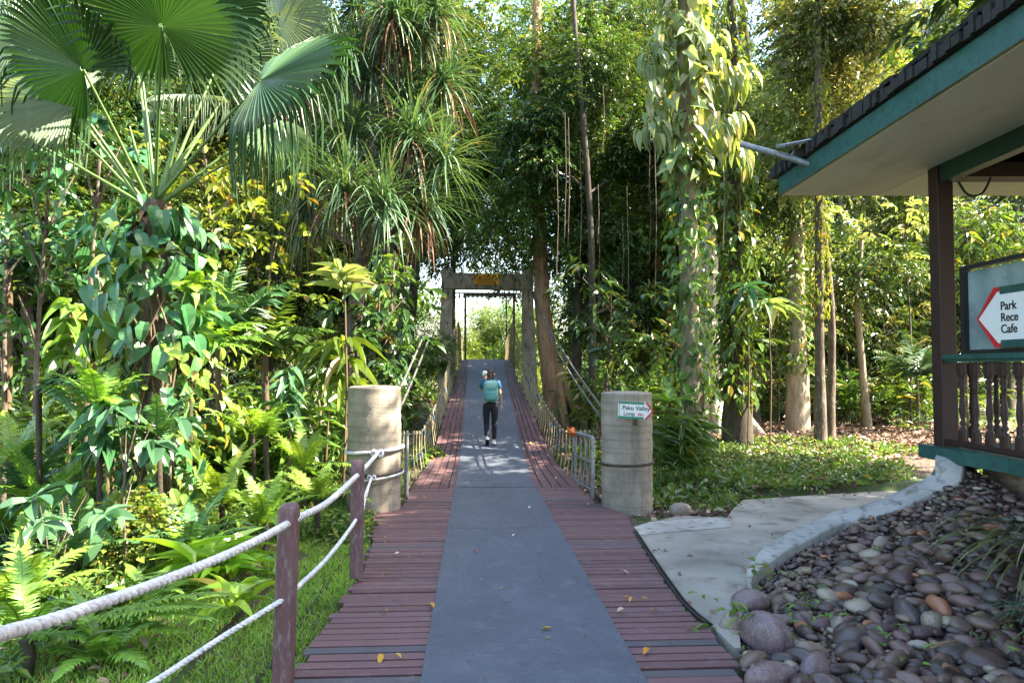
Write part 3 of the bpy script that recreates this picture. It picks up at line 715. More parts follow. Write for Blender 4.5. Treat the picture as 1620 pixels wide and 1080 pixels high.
while d < ED+.05:
    wd = rt_.uniform(.05, .11); hh = rt_.uniform(.07, .15); mb.box(L(EA-.0+rt_.uniform(-.02, .03), d+wd/2, EZ+.245+hh/2), (.16, wd-.008, hh), rz=rt_.uniform(-.05, .05)); d += wd
a = EA+.1
while a < EA+8:
    wd = rt_.uniform(.12, .2); hh = rt_.uniform(.09, .15); mb.box(L(a+wd/2, ED+.05, EZ+.245+hh/2), (wd-.008, .16, hh)); a += wd
sp_(mb, 'roof_tiles', M['tile'])
mb = MB()   # under-tile sheathing as solid slab
v0 = [L(EA, -2.3, EZ+.24), L(EA, ED, EZ+.24), L(EA+8.2, ED, EZ+.24), L(EA+8.2, -2.3, EZ+.24+0)]
v1 = [L(EA+3.2, -2.3, EZ+.24+slope*3.2), L(EA+3.2, ED-3.2, EZ+.24+slope*3.2), L(EA+8.2, ED-3.2, EZ+.24+slope*3.2), L(EA+8.2, -2.3, EZ+.24+slope*3.2)]
mb.add(v0+v1, [(0, 1, 5, 4), (1, 2, 6, 5), (4, 5, 6, 7), (3, 2, 1, 0)]); sp_(mb, 'roof_deck', M['black'])
# posts, beams
mb = MB(); mb.bevbox(L(4.66, 7.36, (.86+EZ)/2), (.17, .17, EZ-.86-.01), .006); sp_(mb, 'post', M['brown_paint'])
mb = MB(); mb.bevbox(L(4.66, 2.4, (.86+EZ)/2), (.17, .17, EZ-.86-.01), .006); sp_(mb, 'post', M['brown_paint'])
mb = MB(); mb.bevbox(L(10.5, 7.36, (.86+EZ)/2), (.17, .17, EZ-.86-.01), .006); sp_(mb, 'post', M['brown_paint'])
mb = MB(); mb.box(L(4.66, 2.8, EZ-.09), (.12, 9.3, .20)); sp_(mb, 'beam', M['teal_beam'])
mb = MB(); mb.box(L(8.5, 7.36, EZ-.04), (7.4, .12, .16)); sp_(mb, 'beam', M['brown_paint'])
mb = MB(); mb.box(L(8.5, 6.3, EZ-.02), (7.4, .12, .14)); sp_(mb, 'beam', M['brown_paint'])
mb = MB(); mb.box(L(8.5, 7.62, EZ-.03), (7.2, .10, .10)); sp_(mb, 'beam', M['brown_paint'])
mb = MB(); pts = smooth_path([L(4.75, 7.2, EZ-.20), L(4.85, 7.2, EZ-.34), L(5.0, 7.2, EZ-.33), L(5.1, 7.2, EZ-.16)], 24); mb.tube(pts, .012, 6); sp_(mb, 'cable', M['black'])
# floor slab with teal edge
FZ = .93
mb = MB(); mb.prism([L(a, d, 0)[:2] for a, d in [(4.50, 7.6), (4.50, 7.15), (4.62, 6.4), (4.5, 5.4), (4.4, 3.8), (4.5, -2), (11.5, -2), (11.5, 7.6)]], FZ-.16, FZ-.02); sp_(mb, 'floor', M['teal'])
mb = MB(); mb.prism([L(a, d, 0)[:2] for a, d in [(5.0, 7.3), (5.0, -2), (11.3, -2), (11.3, 7.3)]], -.3, FZ-.165); sp_(mb, 'foundation', M['concrete'])
mb = MB(); mb.box(L(8.1, 2.9, FZ+.0), (6.6, 9.0, .03)); sp_(mb, 'floor_boards', M['brown_paint'])
# balustrade
def baluster(mb, c, h):
    prof = [(.036, 0), (.036, h*.16), (.018, h*.18), (.034, h*.22), (.020, h*.26), (.030, h*.34), (.033, h*.42), (.024, h*.54), (.020, h*.66), (.034, h*.69), (.020, h*.72), (.034, h*.75), (.022, h*.79), (.036, h*.82), (.036, h)]
    mb.lathe(prof, c, 12)
    mb.box((c[0], c[1], c[2]+h*.07), (.066, .066, h*.14)); mb.box((c[0], c[1], c[2]+h*.92), (.066, .066, h*.15))
hB = .86
mb = MB(); mb.box(L(4.66, 4.9, FZ+hB+.075), (.16, 4.75, .05)); mb.box(L(4.66, 4.9, FZ+hB+.035), (.11, 4.75, .03)); sp_(mb, 'handrail', M['teal'])
mb = MB(); mb.box(L(4.66, 4.9, FZ+.04), (.08, 4.75, .05)); sp_(mb, 'bottom_rail', M['brown_paint'])
proto_me = None
for i in range(23):
    if proto_me is None:
        mb = MB(); baluster(mb, (0, 0, 0), hB-.05); proto_me = mb.mesh('baluster', M['brown_paint'])
    link('baluster', proto_me, shelter, L(4.66, 7.2-(i+.6)*.2, FZ+.065))
mb = MB(); mb.box(L(8.2, 7.36, FZ+hB+.06), (6.8, .14, .05)); sp_(mb, 'handrail', M['teal'])
for i in range(20): link('baluster', proto_me, shelter, L(4.95+i*.26, 7.36, FZ+.065))
# notice panel on the rail
mb = MB(); pz0 = FZ+hB+.10; pz1 = pz0+.86; d1, d0 = 7.0, 4.2
panel = empty('notice_panel', tuple(bl(4.66, 5.6, pz0)), YAW, 'glazed notice panel in a black frame standing on the teal handrail', 'panel')
def PL(a, d, z): return (a-4.66, d-5.6, z-pz0)
mb = MB(); mb.box(PL(4.66, d1, (pz0+pz1)/2), (.07, .06, pz1-pz0)); mb.box(PL(4.66, d0, (pz0+pz1)/2), (.07, .06, pz1-pz0)); mb.box(PL(4.66, 5.6, pz1+.02), (.07, d1-d0+.06, .04)); mb.box(PL(4.66, 5.6, pz0+.02), (.066, d1-d0-.06, .04)); mb.build('frame', M['black'], panel)
mb = MB(); mb.box(PL(4.68, 5.6, (pz0+pz1)/2), (.01, d1-d0-.06, pz1-pz0-.04)); mb.build('glass', M['panel_glass'], panel)
# direction sign: built in local (u along -d = to the right in the photo, z)
zc = at(1590, 507, 6.6).z
sgn = empty('direction_sign', tuple(bl(4.60, 6.72, zc+.0)), 0, 'white arrow sign with red and green edges listing Park, Rece, Cafe', 'sign'); sgn.rotation_euler = (0, 0, YAW-R(90))
HS = .255; LS = 1.9
mb = MB(); flat(mb, [(0, 0), (.28, -HS), (LS, -HS), (LS, HS), (.28, HS)], -.012, .012); mb.build('board', M['white'], sgn)
mb = MB(); flat(mb, [(.0, 0), (.245, HS+.03), (.32, HS+.03), (.32, HS-.012), (.285, HS-.012), (.022, 0)], -.018, -.0125); flat(mb, [(.0, 0), (.245, -HS-.03), (.32, -HS-.03), (.32, -HS+.012), (.285, -HS+.012), (.022, 0)], -.0183, -.0125); mb.build('red_edge', M['red'], sgn)
mb = MB(); flat(mb, [(.325, HS+.03), (LS, HS+.03), (LS, HS-.04), (.325, HS-.04)], -.018, -.0125); flat(mb, [(.325, -HS-.03), (LS, -HS-.03), (LS, -HS+.04), (.325, -HS+.04)], -.018, -.0125); mb.build('green_edge', M['teal'], sgn)
for body, z in (('Park', .075), ('Rece', -.032), ('Cafe', -.14)):
    me = textmesh(body, .112, M['black'], 'LEFT', .0018); o = link('lettering', me, sgn); o.rotation_euler = (R(90), 0, 0); o.location = (.325, -.0135, z-.01)
# pipe with lamp bracket at the corner
pb = at(1300, 266, 7.5); pipe = empty('bracket_lamp', tuple(pb), 0, 'grey pipe arm with a flat solar panel lamp at the roof corner', 'lamp')
mb = MB(); e1 = at(1172, 228, 7.9); mb.tube([pb, at(1250, 250, 7.65), e1], .036, 10); mb.tube([pb-Vector((0, 0, .07)), pb+Vector((0, 0, .09))], .04, 8); mb.build('arm', M['galv'], pipe, off=pb)
mb = MB(); c = at(1262, 226, 7.6); Mx = Matrix.Rotation(R(-12), 3, 'Y') @ Matrix.Rotation(R(16), 3, 'X'); mb.box(c, (.42, .22, .03), M=Mx); mb.build('panel', M['galv'], pipe, off=pb)
mb = MB(); mb.tube([c, at(1252, 248, 7.65)], .016, 6); mb.build('stem', M['galv'], pipe, off=pb)

# ================================================================== FOLIAGE TOOLS
def tmpl(prof, fold=.25, droop=.15, mid=True):
    """leaf template: prof = [(y, halfwidth)], unit length along +y; returns V(x,y,z) F"""
    V = []; Fc = []
    n = len(prof)
    for y, w in prof:
        z = -droop*y*y
        V += [(-w, y, z+fold*w), (0, y, z), (w, y, z+fold*w)]
    for i in range(n-1):
        a = i*3; Fc += [(a, a+1, a+4, a+3), (a+1, a+2, a+5, a+4)]
    return np.array(V, float), np.array(Fc)
T_DIA = (np.array([(0, 0, 0), (-.5, .42, .08), (0, 1, -.15), (.5, .42, .08), (0, .45, -.03)], float), np.array([(0, 4, 2, 1), (0, 3, 2, 4)]))
T_OVAL = tmpl([(0, .02), (.2, .36), (.5, .5), (.78, .34), (1, .01)], .3, .25)
T_HEART = tmpl([(-.06, .3), (.1, .47), (.35, .5), (.65, .34), (.86, .13), (1, .01)], .22, .35)
T_LANCE = tmpl([(0, .06), (.15, .36), (.4, .5), (.7, .34), (1, .01)], .35, .35)
T_DROOP = tmpl([(0, .06), (.2, .4), (.45, .5), (.7, .36), (.88, .16), (1, .01)], .3, .8)
T_STRAP = tmpl([(0, .5), (.25, .5), (.5, .42), (.75, .26), (1, .02)], .35, .8)
T_PIN = (np.array([(-.5, 0, 0), (.5, 0, 0), (-.36, .6, -.1), (.36, .6, -.1), (0, 1, -.3)], float), [np.array([(0, 1, 3, 2)]), np.array([(2, 3, 4)])])
def nrm(a): return a/(np.linalg.norm(a, axis=-1, keepdims=True)+1e-9)
def scatter(mb, T, P, D, Nn, L, W, mi=0, smooth=False):
    """instances a template; L,W arrays of length and full width"""
    P = np.asarray(P, float).reshape(-1, 3); n = len(P)
    if n == 0: return
    D = nrm(np.broadcast_to(np.asarray(D, float), (n, 3))); Nn = np.broadcast_to(np.asarray(Nn, float), (n, 3))
    X = nrm(np.cross(D, Nn)); Z = np.cross(X, D)
    L = np.broadcast_to(L, n)[:, None, None]; W = np.broadcast_to(W, n)[:, None, None]
    Vt = T[0]; k = len(Vt)
    V = P[:, None, :]+X[:, None, :]*Vt[None, :, 0:1]*W+D[:, None, :]*Vt[None, :, 1:2]*L+Z[:, None, :]*(Vt[None, :, 2:3])*np.where(np.abs(Vt[None, :, 2:3]) > 0, L, 0)
    Fs = T[1] if isinstance(T[1], list) else [T[1]]
    n0 = mb.n; mb.v.append(V.reshape(-1, 3)); mb.n += n*k
    for Fc in Fs:
        FF = (Fc[None]+(np.arange(n)*k)[:, None, None]).reshape(-1, Fc.shape[1])+n0
        mb.f.append(FF); mb.m.append(np.full(len(FF), mi)); mb.sm.append(np.full(len(FF), smooth))
def rdir(n, up=0.0, r=None):
    r = r or rng
    v = r.normal(size=(n, 3)); v = nrm(v); v[:, 2] += up; return nrm(v)
def sprays(mb, C, D, slen, nl, L, ratio=.42, T=T_DIA, mi=0, droop=.5, r=None, lj=.25):
    """twigs with alternate leaves. C centres (n,3), D directions (n,3)"""
    r = r or rng
    n = len(C); C = np.asarray(C); D = nrm(np.asarray(D))
    side = nrm(np.cross(D, np.array([0, 0, 1.])+.3*r.normal(size=(n, 3))))
    for i in range(nl):
        t = (i+.5)/nl; s = 1 if i % 2 else -1
        P = C+D*slen*t; P[:, 2] -= droop*slen*t*t
        dd = D*(.45+.6*t)+side*s*(.9-.5*t)+.28*r.normal(size=(n, 3)); dd[:, 2] -= .25+.25*r.random(n)
        nn = np.array([0, 0, 1.])+.35*r.normal(size=(n, 3))
        ll = L*(1+lj*r.normal(size=n)).clip(.5, 1.6)*(1-.3*abs(t-.5))
        scatter(mb, T, P, dd, nn, ll, ll*ratio, mi)
def blob_points(n, c, rad, r=None, shell=.35):
    r = r or rng
    v = nrm(r.normal(size=(n, 3))); q = (shell+(1-shell)*r.random(n)**.6)[:, None]
    return np.asarray(c)+v*q*np.asarray(rad), v
def crown(mb, blobs, per, slen, nl, L, ratio=.42, T=T_DIA, mi=0, seed=1, droop=.5):
    r = np.random.default_rng(seed)
    for c, rad in blobs:
        rad = np.asarray(rad, float)*np.ones(3); n = int(per*(rad[0]*rad[1]*rad[2])**(2/3))
        P, v = blob_points(n, c, rad, r)
        d = v*.8+.5*r.normal(size=(n, 3)); d[:, 2] *= .5
        sprays(mb, P, d, slen, nl, L, ratio, T, mi, droop, r)
def strips(mb, base, d0, L, w, n=7, grav=.6, mi=0, w_end=.05, twist=0, fold=.25):
    """long drooping blades: arrays base(m,3), d0(m,3), L(m), w(m); each an n-segment ribbon folded at the midrib"""
    m = len(base); P = np.array(base, float); d = nrm(np.array(d0, float)); L = np.broadcast_to(L, m); w = np.broadcast_to(w, m); grav = np.broadcast_to(grav, m)
    rows = []
    up = np.array([0, 0, 1.])
    for i in range(n+1):
        t = i/n; prof = (1 if t < .5 else max(w_end, 1-((t-.5)/.5)**1.6)) * (.55+.45*min(1, t*5))
        X = nrm(np.cross(d, up+.02)); Z = np.cross(X, d)
        hwid = (w*prof/2)[:, None]
        rows.append(np.stack([P-X*hwid+Z*hwid*fold, P, P+X*hwid+Z*hwid*fold], 1))
        P = P+d*(L/n)[:, None]; d = nrm(d-np.stack([0*L, 0*L, grav*(.35+1.3*t)/n*2], 1))
    V = np.stack(rows, 1)            # m, n+1, 3, 3
    k = (n+1)*3; Fc = []
    for i in range(n): a = i*3; Fc += [(a, a+1, a+4, a+3), (a+1, a+2, a+5, a+4)]
    Fc = np.array(Fc); FF = (Fc[None]+(np.arange(m)*k)[:, None, None]).reshape(-1, 4)
    mb.add(V.reshape(-1, 3), FF, mi, False)
def frond(mb, base, d0, L, lw, ll, n=26, grav=.5, mi=0, mis=1, lean=.75, droopl=.3, thick=.008, T=None, vee=.25):
    """pinnate frond: rachis and paired leaflets"""
    T = T or T_PIN
    P = [np.array(base, float)]; d = np.array(d0, float); d /= np.linalg.norm(d); seg = 14; Ds = [d.copy()]
    for i in range(seg):
        d = d-np.array([0, 0, grav*(.4+1.2*i/seg)/seg]); d /= np.linalg.norm(d); P.append(P[-1]+d*L/seg); Ds.append(d.copy())
    P = np.array(P); Ds = np.array(Ds)
    mb.tube(P, np.linspace(thick, thick*.3, seg+1), 5, mis, cap=False)
    s = np.linspace(.08, .99, n)*seg; i0 = np.minimum(s.astype(int), seg-1); fr = (s-i0)[:, None]
    C = P[i0]*(1-fr)+P[i0+1]*fr; D = nrm(Ds[i0]*(1-fr)+Ds[i0+1]*fr); X = nrm(np.cross(D, [0, 0, 1.])); Z = np.cross(X, D)
    t = s/seg; pl = ll*np.sin(np.pi*(.12+.86*t)**.8)**.8*(1-.25*t)
    for sd in (-1, 1):
        dd = X*sd*lean+D*(1-lean+.35*t[:, None])+Z*vee+.06*rng.normal(size=(n, 3)); dd[:, 2] -= droopl*rng.random(n)
        scatter(mb, T, C, dd, Z, pl, lw, mi)
def ferncluster(base, nf, L, ll, lw, el=(35, 70), grav=1.0, n=26, mats=None, az=None, T=None, thick=.006):
    mb = MB()
    for k in range(nf):
        a = (az[0]+(az[1]-az[0])*random.random()) if az else 2*math.pi*(k+random.random()*.7)/nf; e = R(random.uniform(*el))
        frond(mb, base, (math.cos(a)*math.cos(e), math.sin(a)*math.cos(e), math.sin(e)), L*random.uniform(.75, 1.1), lw, ll, n, grav*random.uniform(.8, 1.2), T=T, thick=thick)
    return mb
def fanleaf(mb, hub, D, Nn, Rr, nseg=56, spread=R(150), split=.6, grav=.5, mi=0, seed=0, pleat=.03):
    """costapalmate fan: pleated segments joined to `split`, free drooping tips"""
    r = random.Random(seed); hub = np.array(hub, float); D = np.array(D, float)/np.linalg.norm(D); Nn = np.array(Nn, float); X = np.cross(D, Nn); X /= np.linalg.norm(X); Z = np.cross(X, D)
    rs = [.03, .25, .45, split, split+(1-split)*.35, split+(1-split)*.7, 1.0]; da = 2*spread/nseg
    for s in range(nseg):
        a = -spread+da*(s+.5); Lr = Rr*(1-.28*(abs(a)/spread)**3)*r.uniform(.93, 1.04); V = []
        g = grav*r.uniform(.7, 1.5); 
        for i, q in enumerate(rs):
            rad = q*Lr; w = rad*da/2 if q <= split else split*Lr*da/2*(1-((q-split)/(1-split))**.8*.93)
            dirv = D*math.cos(a)+X*math.sin(a); tan = -D*math.sin(a)+X*math.cos(a); c = hub+dirv*rad
            over = max(0, q-split)/(1-split); c = c+Z*(-.10*Rr*q*q*(1 if abs(a) < 2 else 1)); c[2] -= g*Rr*(1-split)*over**2.2
            if over > 0: c[:2] -= dirv[:2]*over**2*g*.25*Rr
            V += [c-tan*w+Z*0, c-Z*pleat*Rr*min(1, q*1.2)*(.6 if over > .5 else 1), c+tan*w]
        Fc = []
        for i in range(len(rs)-1): b = i*3; Fc += [(b, b+1, b+4, b+3), (b+1, b+2, b+5, b+4)]
        mb.add(V, Fc, mi, False)
def trunk_path(x, y, z0, h, lean=(0, 0), wob=.08, n=14, seed=0):
    r = random.Random(seed); ph = r.random()*6; P = []
    for i in range(n+1):
        t = i/n; P.append((x+lean[0]*t+wob*math.sin(ph+t*5)*t, y+lean[1]*t+wob*math.cos(ph*1.7+t*4)*t, z0+h*t))
    return P
def trunk_mesh(mb, P, r0, r1, flare=1.6, mi=0, k=14, jit=.05):
    n = len(P); mb.tube(resample(P, 30), [(lerp(r0, r1, i/29))*(1+(flare-1)*math.exp(-i/29*(n)*.9*1.0)) for i in range(30)], k, mi, jitter=jit)
def cling(mb, P, r, n, L, ratio=.7, T=T_HEART, mi=0, t0=0, t1=1, out=.10, az=None, sdev=.35):
    """climber leaves over a trunk path"""
    Q = resample(P, 60); t = t0+(t1-t0)*rng.random(n); i = np.minimum((t*59).astype(int), 58); f = (t*59-i)[:, None]
    C = Q[i]*(1-f)+Q[i+1]*f
    a = rng.random(n)*2*np.pi if az is None else az[0]+(az[1]-az[0])*rng.random(n)
    o = np.stack([np.cos(a), np.sin(a), 0*a], 1); rad = (r+out*rng.random(n))[:, None]
    C = C+o*rad
    dd = o*.55+np.array([0, 0, -.75])+sdev*rng.normal(size=(n, 3)); nn = o+np.array([0, 0, .55])+.3*rng.normal(size=(n, 3))
    ll = L*(.6+.75*rng.random(n)); scatter(mb, T, C, dd, nn, ll, ll*ratio, mi)

# ---- generic crown meshes shared by the further trees
def make_crown(seed, per=66, L=.2, nl=9, slen=.5, mat='leaf_dark', shape=(2.9, 2.6, 2.3), nb=13, ratio=.42, T=T_DIA, droop=.5):
    r = random.Random(seed); blobs = []
    for k in range(nb):
        a = r.random()*6.28; q = r.random()**.5
        blobs.append(((math.cos(a)*shape[0]*.62*q, math.sin(a)*shape[1]*.62*q, r.uniform(-1, 1)*shape[2]*.62), (r.uniform(.8, 1.3), r.uniform(.8, 1.3), r.uniform(.5, .85))))
    mb = MB(); crown(mb, blobs, per, slen, nl, L, ratio, T, 0, seed, droop)
    return mb.mesh('crown_'+mat, [M[mat]]), [b[0] for b in blobs]
CR = {}
for k_, (mt, L_) in enumerate([('leaf_dark', .16), ('leaf_dark', .20), ('leaf_dark', .26), ('leaf_mid', .16), ('leaf_mid', .13), ('leaf_mid', .22), ('leaf_yel', .14), ('leaf_yel', .19), ('leaf_lime', .17)]):
    CR.setdefault(mt, []).append(make_crown(40+k_, mat=mt, L=L_))
def tree(label, x, y, h, r0, crowns, bark='bark', lean=(0, 0), group=None, seed=0, r1=None, name='forest_tree', cat='tree', wob=.15, z0=None, flare=1.6, limbs=True):
    """crowns: list of (dx, dy, z, scale, kind)"""
    z0 = terr(x, y)-.1 if z0 is None else z0; r1 = r1 or r0*.5
    root = empty(name, (x, y, z0), 0, label, cat, group)
    P = trunk_path(0, 0, 0, h, lean, wob, seed=seed); mb = MB(); trunk_mesh(mb, P, r0, r1, flare)
    rr = random.Random(seed+5)
    if limbs:
        for dx, dy, z, s, kd in crowns:
            t = min(.96, max(.1, (z-z0-1.6*s)/h)); i = int(t*(len(P)-1)); a = Vector(P[i]); b_ = Vector((dx, dy, z-z0))
            m1 = a.lerp(b_, .5)+Vector((0, 0, -.25)); rb = lerp(r0, r1, t)*.5
            mb.tube([a, m1, b_], [rb, rb*.7, rb*.3], 7, jitter=.04)
            for q in range(3):
                e = b_+Vector((rr.uniform(-1.6, 1.6)*s, rr.uniform(-1.6, 1.6)*s, rr.uniform(-.8, 1.2)*s)); mb.tube([m1.lerp(b_, .6), (m1+e)/2+Vector((0, 0, .2)), e], [rb*.45, rb*.3, rb*.1], 5)
    mb.build('trunk', M[bark], root)
    for dx, dy, z, s, kd in crowns:
        me, _ = CR[kd][rr.randrange(len(CR[kd]))]
        o = link('crown', me, root, (dx, dy, z-z0)); o.rotation_euler = (rr.uniform(-.2, .2), rr.uniform(-.2, .2), rr.random()*6.28); o.scale = (s, s, s*rr.uniform(.85, 1.1))
    return root, P

def blocks(q):      # keep the view through the bridge gate open
    u = 751+q.x/q.y*F; w = 2.9/q.y*F; v = 580-(q.z-CAMZ)/q.y*F
    return 712-w < u < 828+w and 455-w*.8 < v < 640
# ================================================================== FOREST BACKDROP (each tree a thing, standing on the ground)
def px_x(px, Y): return at(px, 560, Y).x
BT = [
 # px, Y, height, r, bark, [(crown px, py, dY, scale, kind)...], label
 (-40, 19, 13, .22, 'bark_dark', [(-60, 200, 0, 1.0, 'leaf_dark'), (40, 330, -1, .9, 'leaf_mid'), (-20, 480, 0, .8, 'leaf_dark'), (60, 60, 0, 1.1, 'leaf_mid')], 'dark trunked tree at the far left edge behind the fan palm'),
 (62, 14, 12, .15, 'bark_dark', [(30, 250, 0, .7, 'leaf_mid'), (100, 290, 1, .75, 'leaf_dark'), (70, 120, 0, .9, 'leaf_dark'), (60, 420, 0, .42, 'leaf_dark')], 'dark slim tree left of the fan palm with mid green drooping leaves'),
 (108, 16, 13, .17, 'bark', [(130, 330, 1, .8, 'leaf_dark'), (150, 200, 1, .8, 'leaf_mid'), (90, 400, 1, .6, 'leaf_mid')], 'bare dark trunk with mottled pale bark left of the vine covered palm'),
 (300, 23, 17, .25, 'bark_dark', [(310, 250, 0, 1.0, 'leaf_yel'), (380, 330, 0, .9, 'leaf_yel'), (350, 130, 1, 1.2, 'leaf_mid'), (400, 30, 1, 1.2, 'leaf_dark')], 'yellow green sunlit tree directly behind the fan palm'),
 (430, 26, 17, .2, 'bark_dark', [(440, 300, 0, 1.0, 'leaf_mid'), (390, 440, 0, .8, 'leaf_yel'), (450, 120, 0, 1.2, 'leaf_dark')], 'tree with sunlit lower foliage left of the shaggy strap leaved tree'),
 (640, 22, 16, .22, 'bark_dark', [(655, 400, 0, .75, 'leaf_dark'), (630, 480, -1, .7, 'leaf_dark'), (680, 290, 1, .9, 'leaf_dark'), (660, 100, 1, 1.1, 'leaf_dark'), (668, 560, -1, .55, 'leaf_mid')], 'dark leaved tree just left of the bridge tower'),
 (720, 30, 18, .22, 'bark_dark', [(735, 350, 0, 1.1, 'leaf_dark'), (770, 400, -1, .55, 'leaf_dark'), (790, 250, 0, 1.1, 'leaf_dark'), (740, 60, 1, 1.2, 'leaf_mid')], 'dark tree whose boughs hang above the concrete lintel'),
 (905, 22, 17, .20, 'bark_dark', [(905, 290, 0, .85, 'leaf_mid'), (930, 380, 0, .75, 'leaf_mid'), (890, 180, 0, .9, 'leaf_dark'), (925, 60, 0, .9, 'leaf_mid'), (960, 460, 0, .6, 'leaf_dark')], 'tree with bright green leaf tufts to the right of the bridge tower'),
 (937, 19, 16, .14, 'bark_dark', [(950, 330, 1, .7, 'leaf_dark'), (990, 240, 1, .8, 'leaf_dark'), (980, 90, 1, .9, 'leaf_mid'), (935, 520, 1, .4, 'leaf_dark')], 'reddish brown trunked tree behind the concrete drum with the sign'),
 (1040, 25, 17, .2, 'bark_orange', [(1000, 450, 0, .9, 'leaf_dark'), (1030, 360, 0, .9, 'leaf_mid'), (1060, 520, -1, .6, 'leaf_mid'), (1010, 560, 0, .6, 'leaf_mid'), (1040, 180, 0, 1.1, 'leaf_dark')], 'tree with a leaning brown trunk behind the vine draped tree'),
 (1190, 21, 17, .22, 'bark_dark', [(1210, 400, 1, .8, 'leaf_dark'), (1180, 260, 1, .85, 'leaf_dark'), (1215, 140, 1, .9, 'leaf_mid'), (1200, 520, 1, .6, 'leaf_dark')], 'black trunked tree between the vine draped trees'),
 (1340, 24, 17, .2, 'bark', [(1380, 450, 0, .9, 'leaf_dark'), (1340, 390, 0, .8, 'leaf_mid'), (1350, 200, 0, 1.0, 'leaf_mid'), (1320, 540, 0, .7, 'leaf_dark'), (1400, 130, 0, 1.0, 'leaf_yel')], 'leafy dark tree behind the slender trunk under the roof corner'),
 (1450, 27, 17, .24, 'bark_dark', [(1440, 400, 0, .9, 'leaf_mid'), (1480, 520, 0, .9, 'leaf_dark'), (1450, 180, 0, 1.1, 'leaf_yel'), (1500, 60, 0, 1.1, 'leaf_sunpale'), (1400, 560, -1, .7, 'leaf_dark')], 'tree with pale sunlit leaves above the shelter roof'),
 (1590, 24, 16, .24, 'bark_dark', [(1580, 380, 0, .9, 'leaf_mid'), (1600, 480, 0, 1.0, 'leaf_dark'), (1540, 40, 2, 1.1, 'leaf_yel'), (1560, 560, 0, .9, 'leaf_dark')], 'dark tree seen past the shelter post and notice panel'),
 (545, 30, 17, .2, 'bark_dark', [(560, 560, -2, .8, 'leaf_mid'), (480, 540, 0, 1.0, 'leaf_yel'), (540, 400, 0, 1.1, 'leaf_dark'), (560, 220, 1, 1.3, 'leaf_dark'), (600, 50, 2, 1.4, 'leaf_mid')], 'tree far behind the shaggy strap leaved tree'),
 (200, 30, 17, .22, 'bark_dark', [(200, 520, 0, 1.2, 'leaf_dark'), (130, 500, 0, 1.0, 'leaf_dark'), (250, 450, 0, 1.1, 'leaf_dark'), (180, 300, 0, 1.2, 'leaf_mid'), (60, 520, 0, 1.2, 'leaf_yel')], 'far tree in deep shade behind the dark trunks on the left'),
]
CR['leaf_sunpale'] = [make_crown(77, mat='leaf_pale', L=.22)]; CR['leaf_olive'] = [make_crown(78, mat='leaf_olive', L=.2), make_crown(79, mat='leaf_olive', L=.26)]
for k, (px, Y, h, r0, bark, cs, lab) in enumerate(BT):
    x = px_x(px, Y); lst = []
    for cpx, cpy, dY, s, kd in cs:
        q = at(cpx, cpy, Y+dY)
        if Y > 24 and blocks(q): continue
        lst.append((q.x-x, dY, q.z, s*Y/22*.78 if Y > 16 else s*.8, kd))
    rx = random.Random(60+k)
    for j in range(9):      # fill its column of canopy
        q = at(px+rx.uniform(-75, 75), 20+j*62+rx.uniform(-25, 25), Y+rx.uniform(0, 3))
        if abs(q.x-.35) < 4.2 and q.z < 8.2 and Y < 29: continue
        if blocks(q): continue
        if j < 2 and (560 < px < 900 or px > 1180) and rx.random() < .6: continue
        lst.append((q.x-x, q.y-Y, q.z, rx.uniform(.75, 1.0)*(1 if Y > 20 else .8), rx.choice(['leaf_dark', 'leaf_dark', 'leaf_dark', 'leaf_olive', 'leaf_sunpale', 'leaf_sunpale'] if px > 1150 else ['leaf_dark', 'leaf_dark', 'leaf_mid', cs[0][4]])))  # pale and olive crowns on the right paint sun highlights into leaf colour
    tree(lab, x, Y, h, r0*.75, lst, bark, group='background forest trees', seed=100+k, lean=(random.uniform(-.9, .9), 0), wob=.35)
# second rank, high crowns that close the canopy; individual trees
far_labels = ['far left', 'left', 'centre left', 'centre', 'centre right', 'right', 'far right']
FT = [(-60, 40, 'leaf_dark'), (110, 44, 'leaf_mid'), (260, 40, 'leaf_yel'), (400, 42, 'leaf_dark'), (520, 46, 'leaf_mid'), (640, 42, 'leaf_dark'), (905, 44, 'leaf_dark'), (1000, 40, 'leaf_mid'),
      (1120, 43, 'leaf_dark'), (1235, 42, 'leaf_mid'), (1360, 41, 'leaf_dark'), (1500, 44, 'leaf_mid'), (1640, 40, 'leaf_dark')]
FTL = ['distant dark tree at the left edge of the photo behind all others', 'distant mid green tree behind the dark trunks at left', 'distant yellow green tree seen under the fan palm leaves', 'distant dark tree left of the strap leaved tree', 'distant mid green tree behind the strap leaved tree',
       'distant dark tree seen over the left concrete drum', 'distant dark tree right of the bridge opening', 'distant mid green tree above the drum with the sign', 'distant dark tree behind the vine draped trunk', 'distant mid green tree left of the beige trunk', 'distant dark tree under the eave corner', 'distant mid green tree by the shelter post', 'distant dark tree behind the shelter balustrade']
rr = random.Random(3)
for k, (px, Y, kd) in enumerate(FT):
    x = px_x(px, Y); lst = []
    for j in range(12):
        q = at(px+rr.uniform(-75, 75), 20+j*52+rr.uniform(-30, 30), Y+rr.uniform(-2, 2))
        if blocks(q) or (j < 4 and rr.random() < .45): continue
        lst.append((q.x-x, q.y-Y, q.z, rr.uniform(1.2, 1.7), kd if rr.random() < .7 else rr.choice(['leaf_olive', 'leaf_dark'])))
    tree(FTL[k], x, Y, 20, .25, lst, 'bark_dark', group='distant forest trees', seed=300+k)
